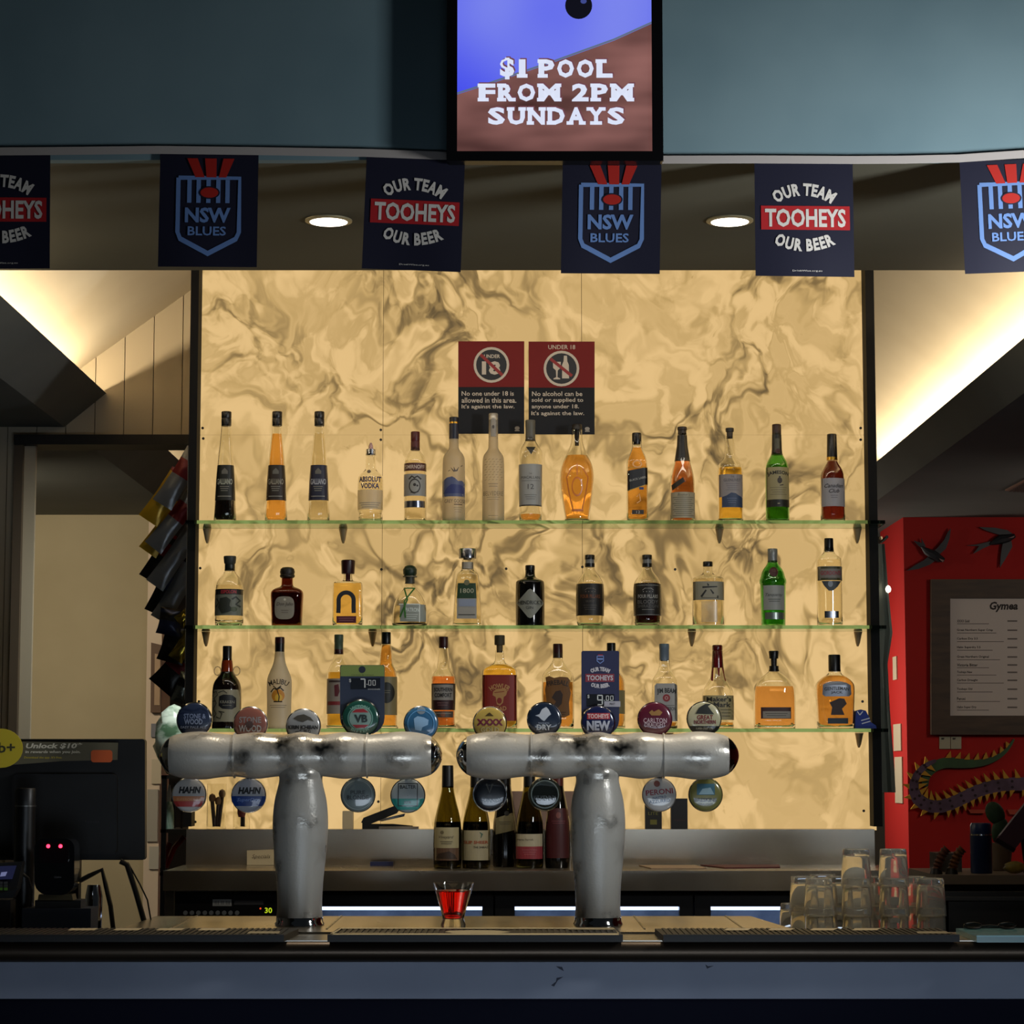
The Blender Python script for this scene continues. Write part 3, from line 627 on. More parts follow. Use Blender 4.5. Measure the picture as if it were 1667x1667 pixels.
# ---------------- lowest shelf
b = Bottle('black rum bottle with two small ring handles and grey illustrated label', 368.5, [(1182, 23.5), (1178, 24), (1120, 24), (1106, 21.5), (1096, 14), (1090, 9.5), (1080, 8.4), (1068, 7.8)], mat('120805', .1, coat=.3), shelf='b', inner=False,
           cap=[[(1070, 7.5), (1049, 7.5), (1047.5, 7)], ], capm=[BLK])
mk('amber_neck', lathe([(9.9 * b.k, (1182 - 1090) * b.k), (9.4 * b.k, (1182 - 1078) * b.k), (8.4 * b.k, (1182 - 1071) * b.k)], (b.x, b.Y, b.z), 'z', 24), mat('7a2a10', .1), b.t, True)
for sx in (-1, 1):
    mk('ring_handle', tube([(b.x + sx * (15.5 + 5.5 * math.cos(a)) * b.k, b.Y, b.z + (1182 - 1088 + 7 * math.sin(a)) * b.k) for a in [2 * math.pi * i / 16 for i in range(17)]], .0016), mat('d9cdb0', .1, 0, .6), b.t, True)
b.L(346, 391, 1119, 1171, '8b8670').LP([(359, 1130), (366, 1127), (380, 1128), (386, 1133), (386, 1147), (380, 1151), (364, 1150), (358, 1145)], '14161a').T('KRAKEN', 372, 1139, 23, 4.5, '8b897c', bold=.01).TT(372, 1144, 14, 1, '66655c')
b.last = None; b.D('scrollwork', [line2([(348, 1124), (354, 1122), (356, 1128), (350, 1133), (354, 1141), (349, 1150), (354, 1158), (350, 1164)], 1.4), line2([(357, 1124), (366, 1121), (372, 1125)], 1.2), line2([(354, 1163), (361, 1166), (364, 1158), (358, 1154), (368, 1156)], 1.6), line2([(346, 1138), (353, 1137)], 1.2)], '2d2c24')
b = Bottle('white frosted coconut rum bottle with palm sunset picture and dark cap', 454, [(1182, 20), (1178, 20.4), (1150, 19.6), (1115, 20.4), (1100, 20), (1088, 15), (1075, 9.6), (1060, 7.8), (1050, 7.6)], mat('d9d0ba', .45, 0, .55), shelf='b', inner=False,
           cap=[[(1057, 7.8), (1043, 7.8)], [(1043, 8), (1034, 7.8), (1033, 7)]], capm=[BLK, mat('3a0f12', .4)])
b.T('MALIBU', 454, 1106, 33, 8.5, '2e2720', bold=.015, arc=32).D('sun', ell2(454, 1129, 10.5), 'cf8a2c').D('sun_centre', ell2(455, 1132, 6), 'e0b23c')
b.D('palm', [line2([(452, 1118), (456, 1130), (455, 1139)], 1.6), line2([(442, 1123), (447, 1117), (452, 1119), (458, 1116), (463, 1121)], 2), line2([(446, 1113), (452, 1118), (459, 1113)], 1.8), rect2(447, 461, 1137.5, 1139.5)], '231c14').TT(454, 1144, 27, 2, '8a8070', h=.8)
b = Bottle('clear rum bottle of golden rum with green-grey cap, left behind the price sign', 550.5, [(1182, 19.5), (1096, 19.6), (1084, 16.5), (1072, 10), (1062, 7.8), (1055, 7.5)], CLEAR, liq=GOLD, lev=1090.5, shelf='b',
           cap=[[(1061, 7.5), (1053, 7.4)], [(1053, 7.3), (1041, 7.2), (1040.5, 7.5), (1030, 7.4), (1029, 7)]], capm=[mat('4a1412', .4), mat('4d5a48', .45)])
b.L(532, 569, 1101, 1158, '8b8278').D('stripe', [rect2(534, 566, 1138, 1144)], '7d2a2e').D('emblem', [poly2([(545, 1112), (552, 1110), (554, 1122), (551, 1130), (546, 1130)])], '58222a').TT(550, 1104, 28, 1, '3a2c2a', h=3)
b = Bottle('orange rum bottle with black cap, right behind the green price sign', 627.8, [(1182, 19), (1098, 19.2), (1086, 16), (1078, 12), (1074, 11), (1058, 10.2), (1046, 8), (1042, 7.6)], CLEAR, liq=ORG, lev=1046, shelf='b',
           cap=[(1044.5, 7.6), (1043, 7.8), (1026, 7.6), (1025, 7)], capm=BLK)
b.L(609, 646.5, 1098, 1160, '7d7250').D('emblem', ell2(630, 1124, 13, 17), '161a16').TT(630, 1120, 12, 2, '5d5a4a')
b = Bottle('whiskey liqueur bottle with black-and-grey label and dark red cap', 721.6, [(1182, 20.5), (1176, 21), (1169, 19), (1105, 20.8), (1096, 20), (1088, 13), (1082, 10.4), (1070, 9.6), (1056, 8), (1048, 7.6)], CLEAR, liq=RORG, lev=1097.5, shelf='b',
           cap=[(1051, 7.5), (1050, 7.7), (1034, 7.5), (1032.5, 7)], capm=mat('3d1013', .4))
b.L(702.5, 741, 1109, 1152, '1d1715').L(705, 738, 1111, 1136, '85817a').T('SOUTHERN', 721.6, 1119, 30, 6.5, '1d1a1a', bold=.03).T('COMFORT', 721.6, 1128, 28, 7, '1d1a1a', bold=.03)
b.last = None; b.L(704, 739, 1136, 1150, '2f1014').TT(721, 1140, 18, 2, '6a4a48')
b.L(705, 738, 1154, 1164, '4a4038').D('emblem', ell2(721.6, 1159, 4), '7a4a34').TT(721, 1157, 28, 1, '8a8276', h=1)
b = Bottle('wide golden whiskey bottle with large red label and wood stopper', 813.3, [(1182, 28.5), (1178, 29.2), (1092, 29), (1084, 26.5), (1078, 13), (1074, 8.2), (1060, 7.6), (1055, 7.4)], CLEAR, (4, .6), GOLD, 1078, shelf='b',
           cap=[[(1058, 5), (1046, 5.2)], [(1046, 8), (1044, 8.5), (1031, 8.4), (1030, 7.8)]], capm=[mat('6a5636', .6), mat('4b3e2a', .6)])
b.L(785.5, 841, 1095, 1169.5, '7a1d12').T('HOWLER', 813.5, 1113, 34, 8, 'b48a52', bold=.02, arc=26).T('HEAD', 813.5, 1150, 22, 7, 'b48a52', bold=.02, arc=-40)
b.D('emblem', [poly2([(803, 1122), (808, 1118), (819, 1117), (826, 1121), (824, 1128), (820, 1131), (819, 1140), (814, 1145), (809, 1143), (807, 1131), (802, 1128)]), ], 'a97d48').D('emblem', [ell2(813, 1137, 4, 5), line2([(805, 1124), (821, 1122)], 1.2)], '7a1d12')
b = Bottle('flat amber whisky bottle with scorched parchment label, left of the tall tap sign', 908.3, [(1182, 25), (1176, 26.2), (1100, 26.4), (1092, 24), (1080, 13.5), (1072, 8.6), (1066, 8)], CLEAR, (3.5, .6), AMB, 1106.5, shelf='b',
           cap=[[(1067, 8), (1059, 8)], [(1059, 8.1), (1045, 7.8), (1044, 7.2)]], capm=[mat('3a2a1c', .4), mat('3a0f12', .4)])
b.LP([(888, 1099), (894, 1097), (902, 1100), (912, 1098), (924, 1099), (928, 1104), (926, 1112), (929, 1124), (926, 1140), (927, 1160), (918, 1164), (905, 1162), (894, 1164), (888, 1158), (890, 1140), (887, 1120), (889, 1108)], '6b4a1e', mat('6a4518', .6)).T('FIREBALL', 908, 1107, 36, 8, '1c120a', bold=.02, arc=45)
b.D('emblem', [poly2([(898, 1132), (904, 1122), (912, 1120), (916, 1127), (911, 1132), (914, 1142), (908, 1148), (904, 1154), (900, 1146), (905, 1138)])], '2a160a').TT(908, 1155, 26, 2, '3a2410')
b = Bottle('orange whisky bottle mostly hidden behind the tall navy tap sign', 995.5, [(1182, 22.5), (1108, 23.2), (1098, 20), (1088, 12), (1075, 8), (1064, 7.5)], CLEAR, liq=ORG, lev=1092, shelf='b',
           cap=[(1066, 7.4), (1044, 7.2), (1042.5, 6.8)], capm=BLK)
b.L(974, 1017, 1120, 1158, '7c7350')
b = Bottle('square bourbon bottle with white label and pale grey-blue cap, nearly empty', 1082.2, [(1182, 20.6), (1106, 20.8), (1099, 18.5), (1090, 11.5), (1080, 8.6), (1070, 8)], CLEAR, (5, .9), ORG, 1172, shelf='b',
           cap=[(1072, 8), (1052, 8), (1051.5, 8.3), (1045, 8.2), (1044, 7.6)], capm=mat('6e7a86', .45))
b.LP([(1065, 1170), (1065, 1113), (1068, 1109), (1098, 1109), (1102, 1112), (1102, 1170)], '9b9a97').T('JIM BEAM', 1084, 1121.5, 31, 10, '1e211e', bold=.03, arc=90).T('BOURBON', 1088, 1150, 22, 6, '3a3c3a', bold=.02).TT(1084, 1144, 26, 1, '6a6a66')
b.D('seal', ell2(1084, 1132.5, 6), '8a2228').D('seal_ring', ell2(1084, 1132.5, 3, r0=.5), 'b08a84')
b = Bottle('bourbon bottle with dripping red wax neck and cream label', 1169, [(1182, 25), (1178, 25.6), (1130, 26), (1118, 24), (1106, 16), (1100, 12), (1092, 11), (1078, 9), (1060, 8)], CLEAR, (3, .9), ORG, 1172, shelf='b',
           cap=[(1083, 9.9), (1070, 9), (1056, 8.4), (1055, 7.8), (1054, 8.4), (1047.5, 8.4), (1046, 7.4)], capm=mat('5e0d12', .25, coat=.5))
b.D('wax_drips', [poly2([(1159, 1082), (1162, 1082), (1160.5, 1105), (1157, 1104)]), poly2([(1168, 1082), (1172, 1082), (1171, 1097), (1169, 1097)]), poly2([(1175, 1082), (1178.6, 1082), (1182, 1104), (1180, 1106)])], '6e0f14', mat('6e0f14', .25))
b.L(1143.5, 1194.5, 1128.5, 1168, '9a8e64').T("Maker's", 1169, 1134.5, 40, 8, '1d1a12', bold=.025).T('Mark', 1174, 1143.5, 28, 8, '1d1a12', bold=.025).TT(1180, 1151, 18, 3, '5a5238', dy=5)
b = Bottle('wide dome-shouldered bourbon bottle with black stopper and narrow window label', 1261, [(1182, 33), (1178, 34), (1120, 34), (1108, 30.5), (1096, 18), (1090, 9.5), (1086, 8.2)], CLEAR, (3.5, .6), LQ('f2bd7c'), 1113.5, shelf='b',
           cap=[[(1089, 7.8), (1080, 7.8)], [(1080, 4.6), (1068, 5.2)], [(1068, 7.4), (1057, 8.4), (1055.5, 7.8)]], capm=[BLK, mat('1a1411', .4), BLK])
b.L(1237, 1286, 1147.5, 1166, '38120b').L(1240, 1285, 1154, 1165, '8c857a').TT(1262, 1157, 36, 2, '5c564c')
b = Bottle('broad-shouldered whiskey bottle with silver-blue arched label, rightmost of lowest shelf', 1359.8, [(1182, 29), (1176, 29.5), (1140, 31), (1116, 32), (1108, 30.5), (1099, 22), (1094, 11.5), (1089, 10), (1084, 9.6)], CLEAR, (3.5, .7), AMB, 1096, shelf='b',
           cap=[(1089, 9.9), (1063, 9.9), (1061.7, 9.2)], capm=BLK)
b.LP([(1337, 1127), (1338, 1111), (1344, 1108), (1352, 1106), (1360, 1105.5), (1368, 1106), (1376, 1108), (1383, 1112), (1384, 1127), (1380, 1130), (1341, 1130)], '6f7681', mat('848b98', .35, .5)).T('GENTLEMAN', 1360, 1117, 40, 5.5, '2a2e36', bold=.02, arc=140).T('JACK', 1360, 1124, 19, 5, '2a2e36', bold=.02)
b.L(1345, 1378, 1165, 1174, '1c2a38')
b.last = None; b.D('emblem', poly2([(1350, 1160), (1352, 1148), (1348, 1140), (1356, 1144), (1364, 1133), (1372, 1134), (1376, 1142), (1368, 1150), (1372, 1160)]), '2c120a')
# small striped cloth at the end of the lowest shelf
q = P(1406, 1181, YBT); k = K(1406, 1181, YBT); z0 = SHZ['b'] + .0005
t = thing('folded_sock', 'small blue sock with white stripes folded at right end of the lowest shelf', 'sock', (q.x, YBT, z0))
def ck(px, py): return (q.x + (px - 1406) * k, z0 + (1181 - py) * k)
mk('sock_body', prism([ck(*p) for p in ((1390, 1181), (1391, 1160), (1393, 1152), (1400, 1150), (1408, 1152), (1413, 1162), (1415, 1170), (1424, 1176), (1425, 1181))], YBT - .025, YBT + .025), mat('2b3d86', .9), t)
for a, b_ in (((1400, 1168), (1414, 1164)), ((1401, 1173), (1415, 1169)), ((1394, 1153), (1398, 1159)), ((1398, 1159), (1403, 1153))):
    decal('stripe', line2([a, b_], 1.6), lambda x, y: (ck(x, y)[0], YBT - .0256, ck(x, y)[1]), mat('c9ccd6', .9), t)

# ================================================================== BAR COUNTER
ZCT = P(487, 1509, 5.74).z                 # bar top
YC0 = YZ(1531, ZCT); YC1 = YZ(1494, ZCT); YCM = YC0 + .27
bar = thing('bar_counter', 'front bar with rounded dark metal edge, grey fascia and navy front', 'bar', (0, YC0, 0))
k0 = K(CX, 1545, YC0)
mk('countertop', box(-2.6, 2.6, YC0 + .002, YCM, ZCT - .03, ZCT), M_steel2, bar)
r = 18 * k0; zc_ = ZCT - r
poly = [(YC0 + .02, ZCT - .0005)] + [(YC0 + .012 - (r + .004) * math.sin(math.pi * i / 12), zc_ + (r - .0005) * math.cos(math.pi * i / 12)) for i in range(13)] + [(YC0 + .02, zc_ - r)]
v = [(-2.6, y, z) for y, z in poly] + [(2.6, y, z) for y, z in poly]; n_ = len(poly)
mk('bullnose_edge', (v, [tuple(range(n_)), tuple(range(2 * n_ - 1, n_ - 1, -1))] + [(i, (i + 1) % n_, (i + 1) % n_ + n_, i + n_) for i in range(n_)]),
   nmat('bronzed_edge', '3b322a', '50453a', 3, 5, .32, .8, (.3, 3, 3), rough2=.45), bar, 50)
zf0 = P(CX, 1626, YC0 + .025).z
mk('fascia_board', box(-2.6, 2.6, YC0 + .025, YC0 + .06, zf0, ZCT - 2 * r), nmat('grey_laminate', '7e8698', '878fa1', 4, 4, .8), bar)
mk('front_panel', box(-2.6, 2.6, YC0 + .03, YC0 + .06, .0, zf0), mat('080b1c', .8, spec=.15), bar)
decal('chip_mark', [poly2([(905, 1573), (915, 1574), (918, 1581), (910, 1577)]), poly2([(897, 1604), (905, 1598), (906, 1592), (917, 1590), (908, 1596), (902, 1606)]), poly2([(1148, 1570), (1151, 1577), (1162, 1572), (1153, 1573)])], plane_fn(YC0 + .0245), mat('2b3040', .7), bar)
ZBN = P(1394, 1382, 6.0).z - .2365     # bench height that carries the glass stacks
tray = thing('drip_tray', 'stainless steel drip tray under the two beer towers', 'tray', (P(700, 1500, 5.8).x, 5.7, ZCT))
x0, x1 = P(255, 1494, YC1).x, P(1222, 1494, YC1).x
mk('tray_plate', prism3([(x0 - .02, YCM - .06, ZCT + .0002), (x1 + .06, YCM - .06, ZCT + .0002), (x1, YC1, ZCT + .0002), (x0, YC1, ZCT + .0002)], (0, 0, .004)), M_steel, tray)
for px in (300, 545, 1040, 1195):
    xx = P(px, 1500, 5.85).x; mk('plate_seam', box(xx - .002, xx + .002, YCM + .03, YC1 - .005, ZCT + .0042, ZCT + .006), M_steel2, tray)
mk('tray_support', box(x0 + .03, x1 - .03, YCM + .003, YC1 - .02, ZBN + .001, ZCT), mat('2a2a2c', .5), tray)
bench = thing('under_bar_bench', 'low steel work bench hidden behind the bar top', 'bench', (0, 5.8, 0))
mk('bench_top', box(-2.5, 2.5, YCM + .002, 6.30, ZBN - .03, ZBN), M_steel2, bench)
for xx in (-2.4, -1.2, 1.2, 2.4):
    for yy in (YCM + .04, 6.25): mk('leg', box(xx - .02, xx + .02, yy - .02, yy + .02, 0, ZBN - .03), M_steel2, bench)

def hfn(z): return lambda px, py: P(px, py, YZ(py, z))
M_rub = mat('0b0a0a', .55)
def bar_mat(label, fl, fr, bl_, br_, prints, border=False):
    zt = ZCT + .016
    A = [P(fl, 1521.5, YZ(1521.5, zt)), P(fr, 1521.5, YZ(1521.5, zt)), P(br_, 1510, YZ(1510, zt)), P(bl_, 1510, YZ(1510, zt))]
    t = thing('bar_mat', label, 'bar mat', ((A[0].x + A[1].x) / 2, A[0].y, ZCT + .0003), 'rubber bar mats')
    mk('mat_body', prism3([(p.x, p.y, ZCT + .0003) for p in A], (0, 0, .0135)), M_rub, t)
    n = int((A[1].x - A[0].x) / .013); sh = []
    for i in range(1, n):
        u = i / n; a = A[0].lerp(A[1], u); d = A[3].lerp(A[2], u)
        sh.append(box(a.x - .0035, a.x + .0035, a.y + .012, d.y - .012, zt - .0025, zt))
    sh += [box(A[0].x, A[1].x, A[0].y, A[0].y + .008, zt - .0025, zt)]
    mk('ribs', sh, M_rub, t, kind='stuff')
    if border:
        m = mat('b3a582', .6)
        decal('border_line', [line2([(fl + 6, 1520.6), (bl_ + 6, 1511), (br_ - 6, 1511), (fr - 6, 1520.6), (fl + 6, 1520.6)], [3, 1.4, 1.4, 3, 2])], hfn(zt + .0008), m, t)
    for pts, c in prints: decal('print', poly2(pts), hfn(zt + .0008), mat(c, .6), t)
    return t
def blk(x0, x1, y0=1511, y1=1514.5, s=6): return [(x0, y1), (x0 + s, y0), (x1, y0), (x1 - s * .6, (y0 + y1) / 2), (x1 - s * 1.2, y1)]
bar_mat('black ribbed bar mat with cream print, left, in front of the till', -60, 462, -60, 486, [(blk(110, 160), 'b0a080'), (blk(184, 232), 'b0a080'), (blk(254, 302), 'b0a080'), (blk(322, 372), 'b0a080'), ([(402, 1519.5), (406, 1516), (456, 1516), (454, 1519.5)], '8d8268')])
bar_mat('black ribbed bar mat with cream border line, between the two beer towers', 533, 1014, 550, 1005, [([(724, 1517), (732, 1515), (770, 1514.2), (805, 1514.5), (822, 1516), (832, 1517), (815, 1519), (770, 1519.7), (738, 1519)], 'a89a78'), ([(552, 1520), (556, 1518.4), (645, 1518.4), (650, 1520)], '8a7e62'), ([(924, 1513.2), (926, 1512), (1000, 1512.4), (998, 1513.6)], '8a7e62')], True)
bar_mat('black ribbed bar mat with cream print, right, in front of the glasses', 1080, 1562, 1066, 1524, [(blk(1178, 1224), 'b0a080'), (blk(1250, 1294), 'b0a080'), (blk(1318, 1364), 'b0a080'), (blk(1386, 1434), 'b0a080'), ([(1494, 1519.5), (1492, 1516), (1540, 1516), (1548, 1519.5)], '8d8268')])

# ================================================================== BEER TOWERS
M_frost = frost(); M_chrome = mat('c9c9c9', .07, 1., name='chrome')
YT = 5.74
def tower(cx, label, badges):
    k = K(cx, 1300, YT); q = P(cx, 1509, YT); zb = ZCT + .0045
    def Z(py): return zb + (1509 - py) * k
    t = thing('beer_tower', label, 'beer tap tower', (q.x, YT, zb))
    col = chaikin([(1496, 37.5), (1480, 36), (1440, 37.5), (1400, 42), (1350, 45.8), (1310, 43), (1285, 36.5), (1274, 34.5), (1264, 37), (1254, 33), (1240, 22), (1233, 12)], 2)
    mk('column', lathe([(r_ * k, Z(y)) for y, r_ in col], (q.x, YT, 0), 'z', 48), M_frost, t, True)
    mk('base_flange', lathe([(40 * k, Z(1509)), (40 * k, Z(1506)), (38 * k, Z(1503)), (37.6 * k, Z(1496))], (q.x, YT, 0), 'z', 40), M_chrome, t, 50)
    mk('joint_ring', lathe([(34.2 * k, Z(1277)), (35.2 * k, Z(1276)), (35 * k, Z(1274)), (34.2 * k, Z(1273))], (q.x, YT, 0), 'z', 40), M_frost, t, True)
    hp = [(213, 30.5), (205, 34), (185, 38.4), (158, 39.5), (132, 35.2), (108, 33.6), (88, 36.6), (70, 38.4), (48, 35), (28, 33), (0, 39.8)]
    hp = [(-x, r_) for x, r_ in hp[:-1]] + hp[::-1]
    mk('crossbar', lathe([(r_ * k, q.x + x * k) for x, r_ in chaikin(hp, 2)], (0, YT, Z(1236)), 'x', 48), M_frost, t, True)
    ends = chaikin([(213, 30.5), (220, 25), (226, 17), (230, 8), (231, .5)], 2)
    for s in (-1, 1):
        mk('end_cap', lathe([(r_ * k, q.x + s * x * k) for x, r_ in ends], (0, YT, Z(1236)), 'x', 40), M_chrome, t, True)
        mk('seam_ring', lathe([(36.9 * k, q.x + s * 108 * k - .0015), (36.9 * k, q.x + s * 108 * k + .0015)], (0, YT, Z(1236)), 'x', 40), M_frost, t)
    YBd = YT + .085
    for (bx, by, br_, face, rim, lab, prints) in badges:
        c = P(bx, by, YBd); kk = K(bx, by, YBd); R = br_ * kk
        o = mk('tap_badge', lathe([(R * .96, .012), (R, .008), (R, -.004), (R * .95, -.0065)], (c.x, YBd, c.z), 'y', 40), rim, t, True, label=lab)
        dome = [(R * .945 * math.cos(a), -.0062 - .006 * math.sin(a)) for a in [math.pi / 2 * i / 6 for i in range(6)]] + [(.0005, -.0122)]
        mk('badge_face', lathe(dome, (c.x, YBd, c.z), 'y', 40, cap=False), face, o, True)
        up = by < 1233
        mk('tap_arm', tube([(c.x, YBd + .012, c.z - (R * .6 if up else -R * .6)), (c.x, YBd + .006, Z(1236) + (.045 if up else -.045)), (c.x, YT + .03, Z(1236) + (.03 if up else -.03))], .009), M_chrome, t, True)
        def f(px, py, c=c, R=R, bx=bx, by=by, kk=kk):
            dx, dz_ = (px - bx) * kk, (by - py) * kk; d = min(1, math.hypot(dx, dz_) / (R * .95))
            return (c.x + dx, YBd - .0069 - .006 * math.sqrt(1 - d * d), c.z + dz_)
        for pi, (nm, sh, col_) in enumerate(prints):
            decal(nm, sh, (lambda x, y, g=f, e=.0002 + .00045 * pi: (g(x, y)[0], g(x, y)[1] - e, g(x, y)[2])), mat(col_, .35, coat=.5), o, cut=5)
    return t
LENS = lambda c: mat(c, .25, coat=1.)
CR = M_chrome; NV = mat('1a2138', .3, coat=.5)
T2 = text2
def tx(s, x, y, w_, h_, c, **kw): return ('lettering', T2(s, x, y, w_, h_, **kw), c)
tower(487.5, 'frosted T-shaped beer tower on the left, beside the till, with nine tap badges', [
    (316.5, 1172, 29, LENS('2b354c'), CR, 'dark blue round badge', [tx("STONE &", 318, 1166, 36, 8, '7f8aa6', bold=.02), tx('WOOD', 316, 1175, 30, 9, '8b96b0', bold=.03), tx('EASY PALE ALE', 316, 1184, 42, 4, '97a1b8', bold=.02), ('wave', [line2([(292, 1157), (302, 1154), (316, 1158), (330, 1153), (340, 1158)], 2.5), line2([(292, 1163), (304, 1160)], 2)], '1a2540')]),
    (408, 1178.5, 28.5, LENS('8c584c'), SILV, 'brick red round badge', [tx('STONE', 408, 1172, 36, 10, '8d8784', bold=.02), tx('WOOD', 408, 1186, 37, 11, 'b9b3ae', bold=.03), ('emblem', ell2(407, 1180, 6), '55403a')]),
    (494, 1182, 28.5, LENS('9b9c9c'), SILV, 'silver-grey round badge', [tx('KIRIN ICHIBAN', 494, 1184, 48, 6.5, '1d1d22', bold=.02), tx('一番搾り', 494, 1191, 25, 7, '1d1d22', bold=.01), ('emblem', [poly2([(478, 1170), (485, 1165), (495, 1163), (506, 1168), (512, 1175), (502, 1172), (494, 1176), (486, 1174)])], '4a463e')]),
    (587, 1169.5, 31, LENS('1d4a40'), mat('12201f', .2, coat=1.), 'green bottle-cap style badge', [('ring', ell2(587, 1169.5, 21, r0=.9), '5d8f82'), ('disc', ell2(587, 1169.5, 18), '7f9a92'), ('band', [poly2([(573, 1160), (580, 1155), (592, 1154), (601, 1160)]), poly2([(574, 1180), (601, 1180), (594, 1185), (580, 1185)])], '9a2f36'), tx('VB', 588, 1170, 22, 13, '23302e', bold=.05), tx('VICTORIA', 587, 1150, 34, 5, '7faa9c', arc=26, bold=.02), tx('BITTER', 587, 1190, 30, 5, '7faa9c', arc=-26, bold=.02)]),
    (685.5, 1177.5, 28.5, LENS('36688f'), SILV, 'bright blue round badge', [('emblem', [poly2([(674, 1170), (680, 1166), (690, 1168), (698, 1172), (697, 1180), (688, 1184), (686, 1190), (676, 1188), (675, 1180)])], '8fb6d8'), ('emblem', ell2(686, 1157, 7, 6), '7d8a94'), ('ring', ell2(685.5, 1177.5, 22, r0=.93), '5d96c6')]),
    (308, 1294, 28.5, LENS('b9b6b2'), SILV, 'white badge with orange-red band', [('band', [poly2([(282, 1296), (334, 1296), (332, 1306), (284, 1306)])], 'c47c4c'), ('band', [poly2([(283, 1304), (333, 1304), (328, 1313), (288, 1313)])], 'a83a34'), tx('HAHN', 310, 1286, 36, 11, '121214', bold=.05, shear=.2), tx('SUPERDRY 3.5', 308, 1301, 40, 4, 'd99a6a', shear=.2)]),
    (405, 1295, 28.5, LENS('b3b4ba'), SILV, 'white badge with blue band', [('band', [poly2([(377, 1296), (433, 1296), (432, 1305), (427, 1312), (383, 1312), (378, 1305)])], '1a3f8a'), tx('HAHN', 407, 1287, 37, 11, '121214', bold=.05, shear=.2), tx('SuperDry', 405, 1302.5, 37, 7.5, '6f8fd0', shear=.3, bold=.02)]),
    (583, 1294, 28.5, LENS('6d7a7b'), mat('3a4042', .2, coat=1), 'grey-green round badge', [tx('PURE', 583, 1290, 24, 6.5, '2a3234', bold=.02), tx('BLONDE', 583, 1298, 35, 7, '2a3234', bold=.02), ('ring', ell2(583, 1294, 24, r0=.95), '8d9a9a')]),
    (664, 1295, 28.5, LENS('9fa7a6'), mat('2e3436', .2, coat=1), 'grey badge with teal band', [('band', poly2([(637, 1300), (691, 1300), (688, 1308), (680, 1318), (648, 1318), (640, 1308)]), '2f8f83'), ('frame', [rect2(648, 649.5, 1275, 1312), rect2(679, 680.5, 1275, 1312), rect2(648, 680.5, 1275, 1276.4), rect2(648, 680.5, 1311, 1312.4)], '2a2f30'), tx('BALTER', 664.5, 1281, 26, 6, '2a2f30', bold=.02), tx('XPA', 664, 1306, 12, 4, '2a4a48')]),
])
